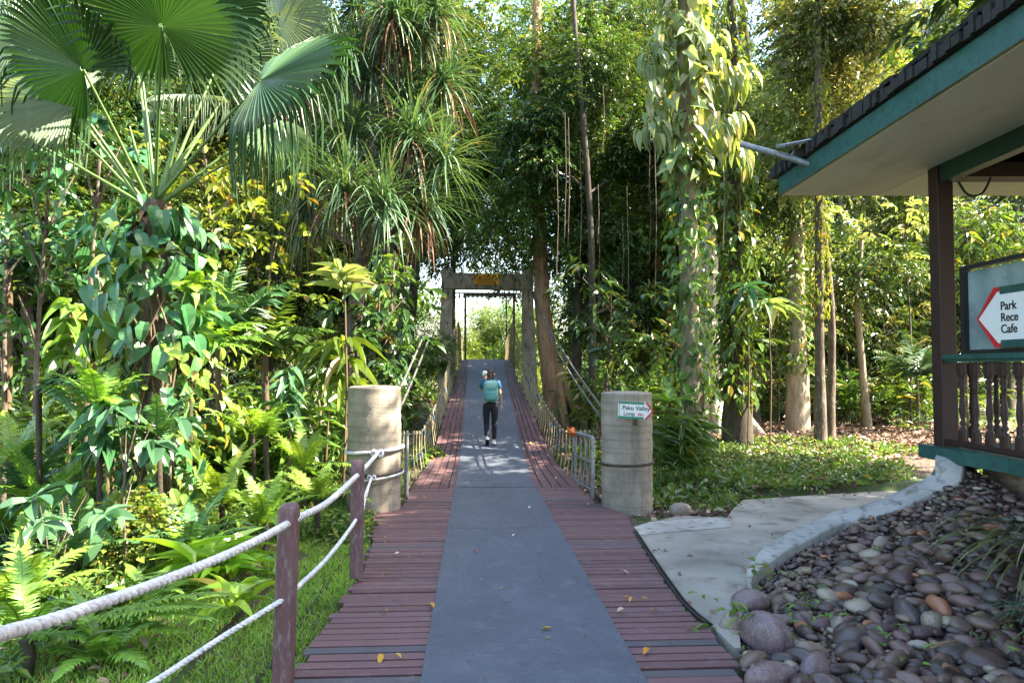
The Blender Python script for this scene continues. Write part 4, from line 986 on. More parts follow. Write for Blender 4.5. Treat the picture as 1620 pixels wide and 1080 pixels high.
# bright sunlit trees and bank beyond the bridge opening
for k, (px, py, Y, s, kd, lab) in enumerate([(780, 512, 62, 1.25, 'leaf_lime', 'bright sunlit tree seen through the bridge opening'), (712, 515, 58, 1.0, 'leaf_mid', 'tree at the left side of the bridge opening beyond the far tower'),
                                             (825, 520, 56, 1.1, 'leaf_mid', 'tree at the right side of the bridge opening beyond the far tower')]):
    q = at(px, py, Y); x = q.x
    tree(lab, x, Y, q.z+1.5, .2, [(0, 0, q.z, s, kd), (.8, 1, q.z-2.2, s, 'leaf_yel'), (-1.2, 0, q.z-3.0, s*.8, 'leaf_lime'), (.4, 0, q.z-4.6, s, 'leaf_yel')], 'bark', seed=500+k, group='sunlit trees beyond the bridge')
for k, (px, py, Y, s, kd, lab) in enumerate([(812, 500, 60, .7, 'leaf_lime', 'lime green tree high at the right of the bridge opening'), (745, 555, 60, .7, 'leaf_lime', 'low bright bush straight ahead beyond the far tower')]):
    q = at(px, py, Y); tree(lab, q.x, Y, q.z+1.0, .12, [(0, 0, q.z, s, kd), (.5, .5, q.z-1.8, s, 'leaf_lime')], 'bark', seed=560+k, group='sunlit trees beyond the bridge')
# far woodland mass closing the horizon
mb = MB(); r_ = np.random.default_rng(5)
n = 5200; a = r_.uniform(-1.25, 1.25, n); d = r_.uniform(62, 80, n); C = np.stack([np.sin(a)*d, np.cos(a)*d, 0*a], 1)
keep = ~((np.abs(np.arctan2(C[:, 0], C[:, 1])-.017) < .075)); C = C[keep]; n = len(C)
C[:, 2] = r_.uniform(0, 11, n)+1.5*np.sin(a[keep]*23)
sprays(mb, C, rdir(n, .1, r_), 1.6, 8, .75, .5, T_DIA, 0, .5, r_)
mb2 = MB()
tag(mb.build('far_woods', M['leaf_mid']), 'far-off woodland closing the view behind the trees', 'woods', kind='stuff')
mb = MB(); r_ = np.random.default_rng(6); n = 900
C = np.stack([r_.uniform(-9, 9, n), r_.uniform(64, 80, n), r_.uniform(-1.5, 5.0, n)], 1); sprays(mb, C, rdir(n, .1, r_), 1.2, 8, .5, .5, T_DIA, 0, .5, r_)
tag(mb.build('far_woods', M['leaf_lime']), 'sunlit low bushes far beyond the bridge', 'woods', kind='stuff')
# unseen canopy trees added right of view and behind camera to shade the clearing
for k, (x, y, zc, lab) in enumerate([(9, -1, 8, 'shade tree behind the shelter, out of view on the right'), (7, -6, 9, 'unseen shade tree behind the camera on the right'), (10.5, 9.0, 8.5, 'tall unseen shade tree behind the shelter'), (9.5, 4.0, 8.5, 'tall unseen shade tree behind the shelter roof')]):
    lst = [(rr.uniform(-2.4, 2.4), rr.uniform(-2.4, 2.4), zc+rr.uniform(-2.5, 2), rr.uniform(1.1, 1.5), 'leaf_dark') for _ in range(6)]
    if k == 9: lst = [(rr.uniform(-1.5, 3), rr.uniform(-2.4, 1), zc+rr.uniform(-1, 3), rr.uniform(1.0, 1.4), 'leaf_dark') for _ in range(6)]
    tree(lab, x, y, zc, .25, lst, 'bark_dark', seed=700+k)

for x, y, zc, kds, lab in ((8.6, 16.2, 8.3, ('leaf_olive', 'leaf_sunpale', 'leaf_olive'), 'sunlit olive leaved tree between the slender trunk and the shelter roof'), (7.4, 20.5, 7.6, ('leaf_dark', 'leaf_olive', 'leaf_dark'), 'dark olive tree behind the sheathed trunk')):
    tree(lab, x, y, zc, .10, [(rr.uniform(-1.5, 1.5), rr.uniform(-1.3, 1.3), zc+rr.uniform(-1.0, 2.0), rr.uniform(.55, .75), kds[q % 3]) for q in range(6)], 'bark', seed=int(x*100), wob=.3)
# ================================================================== NAMED TRUNKS OF THE MIDDLE GROUND
def trunk_tree(label, pts, rads, bark, name='forest_tree', extra=None, group=None, flare=True):
    """pts: [(px,py,Y)] from base up"""
    P = [at(*p) for p in pts]; z0 = terr(P[0].x, P[0].y)-.15; base = Vector((P[0].x, P[0].y, z0))
    root = empty(name, tuple(base), 0, label, 'tree', group)
    Q = [Vector((0, 0, 0))]+[p-base for p in P if (p.z-z0) > .3]
    Q = resample([tuple(q) for q in Q], 36); rr_ = np.interp(np.linspace(0, 1, 36), np.linspace(0, 1, len(rads)), rads)
    mb = MB(); mb.tube(Q, rr_, 16, jitter=.07); mb.build('trunk', M[bark], root)
    return root, Q, rr_
# trunk rising right behind the right tower leg, orange lit base with buttress roots
rt, Q, q = trunk_tree('orange brown buttressed tree right behind the right bridge tower', [(882, 690, 22), (866, 560, 22), (858, 480, 22), (851, 300, 22), (848, 100, 22), (850, -150, 22)], [.34, .28, .24, .21, .19, .17, .16, .16], 'bark_orange')
mb = MB(); cling(mb, Q, .2, 1500, .17, .45, T_OVAL, out=.45, t0=.3, t1=1, sdev=.6); mb.build('climber', M['leaf_mid'], rt)
mb = MB()
for a, l in ((-2.6, .8), (-1.2, .7), (-.3, 1.1), (.6, .9), (2.2, .7)):
    mb.tube([(0, 0, 2.2), (math.cos(a)*l*.35, math.sin(a)*l*.35, 1.1), (math.cos(a)*l*.7, math.sin(a)*l*.7, .45), (math.cos(a)*l, math.sin(a)*l, .0)], [.14, .16, .14, .09], 8, jitter=.08)
mb.build('roots', M['bark_orange'], rt)
mb = MB(); crown(mb, [((x, y, z), (1.3, 1.3, .8)) for x, y, z in [(-.5, -.5, 7.5), (-2.0, 0, 6.2), (1, -.6, 6.6), (-1, 0, 10), (1.4, 0, 9.2), (.2, -.4, 8.4), (-1.8, -.5, 8.4), (-.7, -.8, 6.7), (1.1, -.9, 5.8), (-1.9, -.8, 7.0), (1.6, -.5, 7.2)]], 150, .5, 9, .17, .4, seed=91)
mb.build('crown', M['leaf_mid'], rt)
rt, Q, q = trunk_tree('thick beige trunk with dappled light near the shelter corner', [(1262, 690, 19), (1262, 500, 19), (1256, 250, 19), (1252, 60, 19), (1250, -150, 19)], [.36, .21, .19, .18, .17, .16], 'bark_pale')
mb = MB(); cling(mb, Q, .19, 1500, .22, .5, T_OVAL, out=.45, t0=.12, sdev=.6); mb.build('climber', M['leaf_mid'], rt)
rt, Q, q = trunk_tree('slender straight trunk wrapped in fine climbers, close to the eave corner', [(1298, 704, 15.2), (1296, 450, 15.2), (1295, 200, 15.2), (1293, -120, 15.2)], [.14, .095, .09, .085, .08, .08], 'bark')
mb = MB(); cling(mb, Q, .09, 1500, .12, .3, T_LANCE, out=.16, t0=.25); mb.build('climber', M['leaf_yel'], rt)
rt, Q, q = trunk_tree('slim trunk wholly sheathed in fern-like climbers, with mossy base', [(1167, 692, 15.5), (1165, 500, 15.5), (1162, 300, 15.5), (1158, 100, 15.5), (1156, -120, 15.5)], [.42, .2, .15, .13, .12, .1, .08], 'bark_dark')
mb = MB(); cling(mb, Q, .16, 2100, .20, .22, T_LANCE, out=.22, t0=.08); mb.build('climber', M['leaf_yel'], rt)
mb = MB(); cling(mb, Q, .2, 500, .24, .5, T_OVAL, out=.4, t0=.1, t1=.55); mb.build('climber', M['leaf_mid'], rt)
# the vine draped tree with big pale leaves
rt, Q, q = trunk_tree('tall trunk draped in large pale heart-shaped leaves', [(1095, 705, 13.6), (1090, 500, 13.6), (1088, 300, 13.6), (1083, 100, 13.6), (1084, -120, 13.6)], [.28, .2, .18, .16, .14, .12], 'bark_pale')
mb = MB(); cling(mb, Q, .2, 330, .36, .52, T_HEART, out=.3, t0=.52, t1=.95, sdev=.4)
for px, py in [(1150, 120), (1125, 70), (1170, 115), (1040, 90), (1035, 150), (1140, 200), (1050, 60), (1160, 190), (1030, 200), (1110, 130), (1085, 60), (1170, 240)]:
    c = at(px, py, 13.4)-rt.location; m = 20; P, v = blob_points(m, tuple(c), (.32, .3, .38)); ll = rng.uniform(.24, .42, m)
    scatter(mb, T_HEART, P, v*.5+np.array([.15, -.1, -.8]), v+np.array([0, -.5, .4]), ll, ll*.42)
mb.build('climber', M['leaf_pale'], rt)
mb = MB(); cling(mb, Q, .18, 900, .20, .5, T_OVAL, out=.3, t0=.04, t1=.6, sdev=.5); mb.build('climber', M['leaf_mid'], rt)
mb = MB()
for k in range(26):     # hanging aerial roots
    a = at(random.uniform(880, 1190), random.uniform(100, 380), random.uniform(14, 19)); L_ = random.uniform(1.5, 4); mb.tube([a-rt.location, a-rt.location+Vector((.03, 0, -L_*.5)), a-rt.location+Vector((-.02, 0, -L_))], .008, 4)
tag(mb.build('hanging_vines', M['bark'], loc=tuple(rt.location)), 'thin bare vines hanging from the canopy right of the bridge', 'vines', kind='stuff')
# sunlit buttressed trunk between them
rt, Q, q = trunk_tree('broad pale trunk in full sun with spreading buttress roots', [(1128, 672, 19), (1125, 550, 19), (1118, 400, 19), (1112, 200, 19), (1108, -100, 19)], [.6, .38, .28, .24, .22, .2, .2], 'bark_sunlit')
mb = MB()
for a, l in ((-2.8, 1.0), (-1.7, 1.0), (-.6, 1.4), (.3, 1.6), (2.2, 1.0)):
    mb.tube([(0, 0, 1.8), (math.cos(a)*l*.4, math.sin(a)*l*.4, .9), (math.cos(a)*l, math.sin(a)*l, .02)], [.18, .2, .1], 8, jitter=.08)
mb.build('roots', M['bark_sunlit'], rt)
mb = MB(); cling(mb, Q, .25, 900, .17, .45, T_OVAL, out=.35, t0=.15, sdev=.6); mb.build('climber', M['leaf_lime'], rt)
rt, Q, q = trunk_tree('thin yellowish trunk standing in the litter left of the shelter', [(1372, 668, 20), (1362, 560, 20), (1356, 480, 20), (1362, 380, 20)], [.14, .1, .09, .07], 'bark_pale')
mb = MB(); crown(mb, [((-.3, 0, 4.6), (1.0, 1, .7)), ((.6, .2, 5.2), (1.1, 1, .7))], 170, .5, 9, .2, .4, seed=5); mb.build('crown', M['leaf_dark'], rt)
rt, Q, q = trunk_tree('brown trunk leaning left behind the sign drum', [(1090, 600, 21), (1062, 510, 21), (1040, 420, 21), (1030, 340, 21)], [.2, .17, .15, .12], 'bark_orange')
mb = MB(); crown(mb, [((-1.2, 0, 6.5), (1.2, 1, .8)), ((.2, .2, 7.0), (1.1, 1, .7))], 170, .5, 9, .2, .4, seed=6); mb.build('crown', M['leaf_yel'], rt)
rt, Q, q = trunk_tree('mossy dark stem beside the left tower of the bridge', [(614, 640, 17), (612, 500, 17), (606, 350, 17)], [.24, .16, .13], 'bark_dark')
mb = MB(); cling(mb, Q, .17, 260, .34, .5, T_HEART, out=.4); mb.build('climber', M['leaf_dark'], rt)

# ================================================================== SHAGGY STRAP LEAVED TREE (screw pine)
sp0 = at(548, 690, 13.2); z0 = terr(sp0.x, 13.2)-.1; B0 = Vector((sp0.x, 13.2, z0))
root = empty('screw_pine', tuple(B0), 0, 'shaggy screw pine with dense tufts of long strap leaves and brown dead leaves hanging', 'tree')
mb = MB(); top = at(590, 150, 13.2)-B0
tr = [(0, 0, 0), (.05, 0, 2), (.2, 0, 3.6), (top.x*.8, 0, 5.2), (top.x, 0, top.z), (top.x+.1, 0, top.z+2)]
mb.tube(resample(tr, 24), np.linspace(.17, .10, 24), 10, jitter=.06)
tufts = [(500, 50), (560, 10), (585, 120), (655, 60), (700, 130), (590, 240), (655, 215), (700, 255), (490, 250), (480, 330), (545, 300), (610, 320), (665, 320), (450, 130), (525, 150), (620, 20), (690, 20), (640, 150), (560, 210), (540, 100)]
cents = []
for px, py in tufts:
    c = at(px, py, 13.2+random.uniform(-1.1, .8))-B0; cents.append(c); j = Vector((lerp(0, top.x, min(1, c.z/top.z))*1, 0, max(1.5, c.z-.9))); mb.tube([j, j.lerp(c, .5)-Vector((0, 0, .12)), c], [.07, .055, .04], 7)
mb.build('trunk', M['bark'], root)
for c in cents:
    mb = MB(); m = 150; v = rdir(m, .35); v[:, 1] -= .15; strips(mb, np.array(c)+.06*rng.normal(size=(m, 3)), v, rng.uniform(.8, 1.5, m), rng.uniform(.022, .036, m), 8, rng.uniform(.25, 1.2, m))
    mb.build('leaf_tuft', M['strap'], root)
for c in cents[::1]:
    if random.random() < .35: continue
    mb = MB(); m = 34; v = rdir(m, -.9); strips(mb, np.array(c)-np.array([0, 0, .1])+.08*rng.normal(size=(m, 3)), v, rng.uniform(.7, 1.5, m), rng.uniform(.025, .045, m), 7, 1.6)
    mb.build('dead_leaves', M['dead'], root)


# ================================================================== BIG FAN PALM on the left, trunk hidden by climbers
FY = 7.3; fb = at(240, 850, FY); FB = Vector((fb.x, FY, terr(fb.x, FY)-.05))
root = empty('fan_palm', tuple(FB), 0, 'large fan palm whose trunk is covered by heart-leaved climbers', 'palm')
ht = at(242, 318, FY)-FB
mb = MB(); TP = resample([(0, 0, 0), (.04, 0, ht.z*.4), (-.02, 0, ht.z*.75), tuple(ht)], 26); mb.tube(TP, np.linspace(.16, .13, 26), 12, jitter=.08); mb.build('trunk', M['bark'], root)
mb = MB(); v = rdir(60, .5); strips(mb, np.array(ht)+.08*rng.normal(size=(60, 3))-np.array([0, 0, .25]), v, .3, .05, 4, .8); mb.build('sheath_fibre', M['dead'], root)
def petiole(pix, Yh, bow=0):
    c = at(*pix, Yh)-FB; a = ht+Vector((random.uniform(-.05, .05), random.uniform(-.05, .05), -.1)); m = a.lerp(c, .55)+Vector((0, 0, bow)); return [a, m, c]
# hub px, hub depth, blade direction (in photo: right, up, toward camera), normal, radius, mat, gravity
def V3(rgt, up, tow): return (rgt*ca-(-tow)*sa*1.0, rgt*sa+(-tow)*ca, up)
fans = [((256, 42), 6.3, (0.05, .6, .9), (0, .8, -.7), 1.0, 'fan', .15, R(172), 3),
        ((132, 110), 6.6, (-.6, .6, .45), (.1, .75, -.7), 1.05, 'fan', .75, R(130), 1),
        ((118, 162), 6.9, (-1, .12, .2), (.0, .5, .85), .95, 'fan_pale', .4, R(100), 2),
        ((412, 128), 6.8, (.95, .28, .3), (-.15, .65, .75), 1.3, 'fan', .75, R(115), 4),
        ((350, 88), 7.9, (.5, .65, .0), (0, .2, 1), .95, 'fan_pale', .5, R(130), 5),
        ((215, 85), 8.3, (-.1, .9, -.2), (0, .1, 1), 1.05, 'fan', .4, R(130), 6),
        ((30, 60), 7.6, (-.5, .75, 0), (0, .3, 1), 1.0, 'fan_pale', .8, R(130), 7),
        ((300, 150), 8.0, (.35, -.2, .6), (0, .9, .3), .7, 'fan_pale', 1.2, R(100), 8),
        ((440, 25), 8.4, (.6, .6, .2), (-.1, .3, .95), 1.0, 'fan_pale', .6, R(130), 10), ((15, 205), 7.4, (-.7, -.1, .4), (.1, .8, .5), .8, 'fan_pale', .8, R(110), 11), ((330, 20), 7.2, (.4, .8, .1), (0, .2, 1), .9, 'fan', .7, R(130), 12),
        ((420, 200), 7.6, (.8, -.5, .1), (.2, .7, .6), .75, 'strap', 1.4, R(95), 9)]
for k, (pix, Yh, D_, N_, Rr, mt, gr, spd, sd) in enumerate(fans):
    mb = MB(); pt = petiole(pix, Yh, .02); mb.tube(resample([tuple(p) for p in pt], 12), np.linspace(.022, .011, 12), 7); c = pt[-1]
    st = mb.build('petiole', M['stem'], root)
    mb = MB(); fanleaf(mb, c, V3(*D_), V3(*N_), Rr, 58, spd, .62, gr, seed=sd); bl_ = mb.build('fan_blade', M[mt], root)
for px, py in ((330, 190), (400, 240), (90, 190), (205, 200), (225, 120)):
    mb = MB(); pt = petiole((px, py), FY+.3, .05); mb.tube(resample([tuple(p) for p in pt], 12), np.linspace(.02, .009, 12), 7); mb.build('petiole', M['stem'], root)
# climber over the trunk: its own plant
mb = MB(); z1 = ht.z
cling(mb, TP, .15, 300, .20, .62, T_HEART, out=.34, t0=.05, t1=.98, sdev=.45)
cling(mb, TP, .16, 70, .2, .62, T_HEART, out=.2, t0=.84, t1=1.0, sdev=.4)
cling(mb, TP, .35, 110, .21, .6, T_HEART, out=.35, t0=.6, t1=.93, sdev=.45)
tag(mb.build('climbing_pothos', M['leaf_vine'], loc=tuple(FB)), 'broad heart-leaved climber growing up the fan palm trunk', 'climber')
mb = MB(); cling(mb, TP, .3, 500, .12, .6, T_OVAL, out=.6, t0=.0, t1=.6); tag(mb.build('climbing_vine', M['leaf_yel'], loc=tuple(FB)), 'small yellow green leaved vine around the foot of the fan palm', 'climber')
mb = MB()
for k in range(22):
    a = random.uniform(-3.1, 0); z = random.uniform(.8, 3.4); p = Vector((math.cos(a)*.2, math.sin(a)*.2, z)); mb.tube([p, p+Vector((random.uniform(-.2, .2), -.05, -.5)), p+Vector((random.uniform(-.3, .3), -.05, -1.0))], .012, 5)
tag(mb.build('climber_stems', M['stem_brown'], loc=tuple(FB)), 'brown woody climber stems hanging on the fan palm trunk', 'climber')

# ================================================================== UNDERGROWTH
def base_at(px, py, z=None):
    p = gnd(px, py, -.15)
    for _ in range(3): p = gnd(px, py, terr(p.x, p.y))
    return p
def place(mb, name, mats, base, label, cat, group=None, z=0): 
    return tag(mb.build(name, mats, loc=(base.x, base.y, base.z+z)), label, cat, group)
FERN = [M['fern'], M['stem']]; FERND = [M['fern_dark'], M['stem']]
def fern(px, py, Y, L, label, nf=12, ll=.12, lw=.022, dark=False, el=(25, 70), z=None, az=None, grav=1.2, n=34, stem=True):
    """fern whose crown appears at pixel px,py at depth Y"""
    c = at(px, py, Y); zb = terr(c.x, Y); h = max(0, c.z-zb)
    mb = ferncluster((0, 0, h), nf, L, ll, lw, el, grav, n, az=az)
    if h > .15 and stem: mb.tube([(0, 0, 0), (.02, .03, h*.5), (0, 0, h)], [.035, .028, .03], 7, mi=2, jitter=.1)
    return place(mb, 'fern', (FERND if dark else FERN)+[M['bark_dark']], Vector((c.x, Y, zb)), label, 'fern', 'ferns in the undergrowth')
fern(300, 560, 8.3, 1.0, 'long arching bright fern right of the climber covered trunk', 9, .20, .026, az=(-1.2, .9), n=44)
fern(60, 610, 7.0, 1.0, 'blue-green fern with broad arching frond at the left edge', 8, .17, .03, dark=True, az=(-.8, .6), el=(5, 30), n=40)
fern(155, 640, 6.6, .5, 'pale green small fern hanging left of the trunk', 9, .13, .025)
fern(20, 850, 7.2, 1.0, 'bright fern at the left edge above the rope', 8, .13, .03, az=(-2.2, .2))
fern(40, 1010, 4.3, .7, 'bright fern in the bottom left corner below the rope', 9, .1, .02, el=(10, 60))
fern(110, 990, 4.6, 1.0, 'fern with one long flat frond lying over the soil', 5, .12, .028, az=(-.15, .25), el=(8, 22), grav=.5, n=40)
fern(165, 830, 7.3, .8, 'mid green fern left of the shrub with small leaves', 9, .12, .024)
fern(110, 860, 6.7, .7, 'dark green fern in front of the blue leaved plant', 8, .1, .02, dark=True)
fern(310, 420, 7.6, .55, 'fern tuft growing on the side of the climber covered trunk', 6, .14, .028, az=(-1.8, .6), el=(10, 60), grav=1.8, stem=False)
fern(235, 415, 6.9, .4, 'small yellow green fern on the front of the trunk', 6, .09, .02, az=(-2.4, .0), grav=2, stem=False)
fern(300, 465, 6.9, .42, 'hanging fern on the right side of the trunk', 6, .12, .028, az=(-1.6, .4), grav=2.2, stem=False)
fern(420, 690, 8.8, .7, 'light fern among the ginger plants', 10, .13, .024)
fern(1075, 720, 12.4, .6, 'fern at the foot of the vine draped tree', 9, .12, .024)
fern(1060, 640, 13.0, .8, 'arching fern right of the sign drum', 9, .14, .026)
fern(250, 690, 6.8, .6, 'lacy fern in front of the trunk base', 9, .12, .022, dark=True)
# pinnate palms of the middle distance
def pinnate(px, py, Y, L, label, nf=7, ll=.42, lw=.045, mat='fern_dark', el=(35, 75), az=None, grav=.9, n=22, T=T_LANCE, name='feather_palm', cat='palm', vee=.15):
    c = at(px, py, Y); zb = terr(c.x, Y); h = max(.05, c.z-zb)
    root = empty(name, (c.x, Y, zb), 0, label, cat); 
    mb = MB(); mb.tube([(0, 0, 0), (.03, 0, h*.5), (0, 0, h)], [.06, .05, .045], 8); mb.build('stem', M['stem_brown'], root)
    for k in range(nf):
        a = (az[0]+(az[1]-az[0])*(k+.5)/nf) if az else 2*math.pi*(k+random.random()*.6)/nf; e = R(random.uniform(*el)); mb = MB()
        frond(mb, (0, 0, h), (math.cos(a)*math.cos(e), math.sin(a)*math.cos(e), math.sin(e)), L*random.uniform(.8, 1.1), lw, ll, n, grav, T=T, thick=.014, vee=vee); mb.build('frond', [M[mat], M['stem']], root)
    return root
pinnate(345, 545, 10.5, 1.5, 'dark green feather palm with upright fronds behind the trunk', 9, .5, .055, el=(30, 85), grav=.7)
pinnate(420, 560, 10.8, 1.4, 'feather palm with arching green fronds right of the dark palm', 8, .42, .04, 'leaf_mid', el=(25, 75))
pinnate(15, 440, 10.5, 1.5, 'feather palm with dull fronds at the left edge', 8, .45, .04, 'fern_dark', grav=1.3)
pinnate(1185, 560, 16, 1.2, 'slim feather palm between the sheathed trunk and the beige trunk', 8, .4, .04, 'leaf_mid', grav=1.4)
pinnate(1450, 600, 20, 1.8, 'feather palm with drooping fronds left of the shelter post', 9, .5, .05, 'strap', grav=1.3)
# whorled saplings: stem with tiers of broad leaves (px of crown)
def sapling(px, py, Y, label, nt=3, nl=9, L=.4, ratio=.3, mat='leaf_pale', spread=.1, T=T_DROOP, tier=.25, up=.35, sr=.018, group=None, name='sapling', cat='shrub', zb=None):
    c = at(px, py, Y); zb = terr(c.x, Y) if zb is None else zb; h = c.z-zb
    root = empty(name, (c.x, Y, zb), 0, label, cat, group)
    mb = MB(); mb.tube([(0, 0, 0), (spread*.5, 0, h*.5), (0, 0, h)], [sr, sr*.9, sr*.6], 6); mb.build('stem', M['stem_brown'], root)
    mb = MB()
    for t in range(nt):
        z = h-t*tier; m = nl; a = np.linspace(0, 2*np.pi, m, endpoint=False)+random.random()*2; dd = np.stack([np.cos(a), np.sin(a), up+.25*rng.normal(size=m)], 1)
        P = np.array([0, 0, z])+.03*rng.normal(size=(m, 3)); ll = L*rng.uniform(.75, 1.15, m); scatter(mb, T, P, dd, np.array([0, 0, 1.])+.3*rng.normal(size=(m, 3)), ll, ll*ratio)
    mb.build('leaves', M[mat], root); return root
sapling(545, 435, 9.9, 'pale green whorled sapling rising above the left concrete drum', 3, 10, .52, .17, 'leaf_pale', up=.55, tier=.12, T=T_LANCE)
sapling(545, 540, 10.2, 'yellowish drooping sapling under the pale whorled one', 3, 9, .6, .2, 'leaf_yel', up=.1, tier=.28)
sapling(515, 545, 10.4, 'mid green drooping sapling left of the drum', 3, 8, .5, .26, 'leaf_mid', up=.0, tier=.25)
sapling(1180, 455, 14.8, 'blue-green and pale leaves sprouting from the sheathed trunk', 2, 8, .55, .34, 'leaf_blue', up=.15)
sapling(1215, 480, 14.6, 'spray of large whitish leaves right of the sheathed trunk', 2, 9, .62, .30, 'leaf_pale', up=.25, tier=.12)
sapling(165, 640, 6.6, 'sapling with hanging oval leaves left of the trunk', 4, 7, .3, .45, 'leaf_vine', up=-.2, tier=.12)
sapling(455, 590, 9.6, 'glossy dark blue-green shrub near the slim palms', 6, 9, .26, .4, 'leaf_blue', up=.0, tier=.12)
sapling(110, 480, 8.3, 'broad lime leaved sapling in front of the dark trunks', 4, 8, .36, .38, 'leaf_lime', up=-.1, tier=.2)
sapling(180, 480, 7.6, 'sapling with one large translucent lime leaf left of the trunk', 2, 5, .48, .42, 'leaf_yel', up=-.1)
# leafy understorey trees: thin stem, several leaf clumps of visible leaves
def leafy(px, Y, clumps, label, L=.2, ratio=.45, mat='leaf_vine', T=T_OVAL, per=40, seed=1, r0=.04, slen=.35):
    x = at(px, 600, Y).x; zb = terr(x, Y); root = empty('understorey_tree', (x, Y, zb), 0, label, 'tree', 'small trees in the understorey'); tb = MB(); cb = MB(); bl_ = []; zmax = max(at(a, b_, Y).z for a, b_, _ in clumps)-zb
    P = trunk_path(0, 0, 0, zmax, (0, 0), .12, 10, seed); tb.tube(resample(P, 20), np.linspace(r0, r0*.4, 20), 8, jitter=.05)
    for cx, cy, s in clumps:
        q = at(cx, cy, Y); c = (q.x-x, random.uniform(-.3, .3), q.z-zb); bl_.append((c, (s, s*.8, s*.75))); i = int(min(.9, max(0, (c[2]-.5)/zmax))*10); a = Vector(P[i]); tb.tube([a, a.lerp(Vector(c), .5)+Vector((0, 0, .05)), c], [r0*.5, r0*.35, r0*.2], 5)
    crown(cb, bl_, per, slen, 7, L, ratio, T, 0, seed, .6); tb.build('trunk', M['bark'], root); cb.build('crown', M[mat], root)
leafy(60, 8.6, [(40, 260, .55), (100, 270, .5), (20, 330, .5), (80, 400, .5), (50, 470, .45)], 'small tree with oval leaves in front of the dark trunks at left', .20, .48, 'leaf_vine', seed=11)
leafy(140, 8.4, [(140, 245, .45), (175, 215, .35), (110, 210, .4), (160, 320, .3)], 'small tree with hanging oval leaves under the pale fan leaf', .22, .5, 'leaf_vine', seed=12)
leafy(10, 10.0, [(0, 220, .7), (60, 190, .7), (10, 400, .8), (90, 340, .6), (0, 520, .7)], 'shadowy small tree at the left edge of the photo', .22, .4, 'leaf_dark', seed=13)
leafy(170, 10.5, [(160, 400, .7), (190, 480, .7), (130, 450, .6), (180, 560, .6), (120, 590, .6)], 'small dark tree filling the shade left of the fan palm trunk', .22, .45, 'leaf_dark', seed=14)
leafy(330, 10.8, [(320, 300, .6), (380, 350, .7), (330, 380, .6), (290, 250, .6), (400, 270, .6)], 'small sunlit yellow green tree right of the fan palm trunk', .18, .45, 'leaf_yel', seed=15)
leafy(420, 11.6, [(400, 420, .7), (450, 480, .7), (430, 380, .6), (380, 510, .6), (460, 560, .6)], 'small tree with round sunlit leaves behind the feather palms', .14, .7, 'leaf_yel', seed=16)
leafy(590, 12.2, [(570, 480, .6), (620, 520, .6), (590, 570, .6), (640, 470, .6), (560, 540, .5)], 'small dark tree behind the left concrete drum', .24, .45, 'leaf_dark', seed=17)
leafy(625, 16, [(605, 520, .7), (625, 460, .6), (610, 590, .6), (595, 430, .7), (625, 400, .5)], 'small tree close to the left side of the bridge tower', .24, .42, 'leaf_mid', seed=18)
leafy(960, 15, [(940, 500, .7), (980, 540, .7), (960, 580, .7), (1000, 480, .8), (920, 440, .6)], 'small dark tree between the bridge tower and the sign drum', .24, .38, 'leaf_dark', seed=19)
leafy(1040, 17, [(1020, 580, .9), (1060, 540, .8), (1040, 620, .8), (1000, 620, .7)], 'small light green tree behind the sign drum', .2, .35, 'leaf_lime', seed=20)
leafy(1230, 21, [(1220, 560, .8), (1240, 610, .7), (1200, 600, .6), (1230, 480, .8)], 'small mid green tree left of the beige trunk base', .22, .38, 'leaf_mid', seed=21)
leafy(1340, 22, [(1330, 560, .9), (1320, 620, .7), (1400, 580, .9), (1350, 500, .9), (1420, 520, .9)], 'small dark tree right of the slender wrapped trunk', .24, .35, 'leaf_dark', seed=22)
leafy(1440, 20.5, [(1400, 400, .8), (1450, 420, .8), (1430, 350, .8), (1380, 360, .6)], 'small tree with pale sunlit leaves just left of the shelter post', .26, .38, 'leaf_pale', seed=23)
leafy(1530, 18, [(1520, 360, .9), (1580, 340, .9), (1550, 430, .9), (1600, 400, .9), (1510, 500, .8), (1600, 520, .9)], 'small tree visible behind the notice panel', .24, .4, 'leaf_mid', seed=24)
leafy(250, 11.5, [(250, 600, .8), (300, 620, .7), (210, 640, .7), (280, 520, .7)], 'dark small tree directly behind the fan palm base', .2, .4, 'leaf_dark', seed=25)
leafy(500, 11.0, [(500, 620, .6), (470, 650, .6), (530, 650, .5), (500, 680, .5)], 'low leafy tree left of the drum behind the gingers', .2, .4, 'leaf_mid', seed=26)
leafy(205, 6.1, [(185, 665, .16), (225, 668, .17), (205, 700, .14), (160, 640, .13)], 'large blue-grey drooping leaves in front of the trunk', .27, .5, 'leaf_blue', per=95, seed=41, r0=.014, slen=.12)
leafy(95, 5.7, [(60, 800, .22), (110, 790, .2), (145, 830, .16), (85, 850, .16)], 'dusky blue leaved plant at the left above the rope', .24, .42, 'leaf_blue', per=80, seed=42, r0=.014, slen=.14)
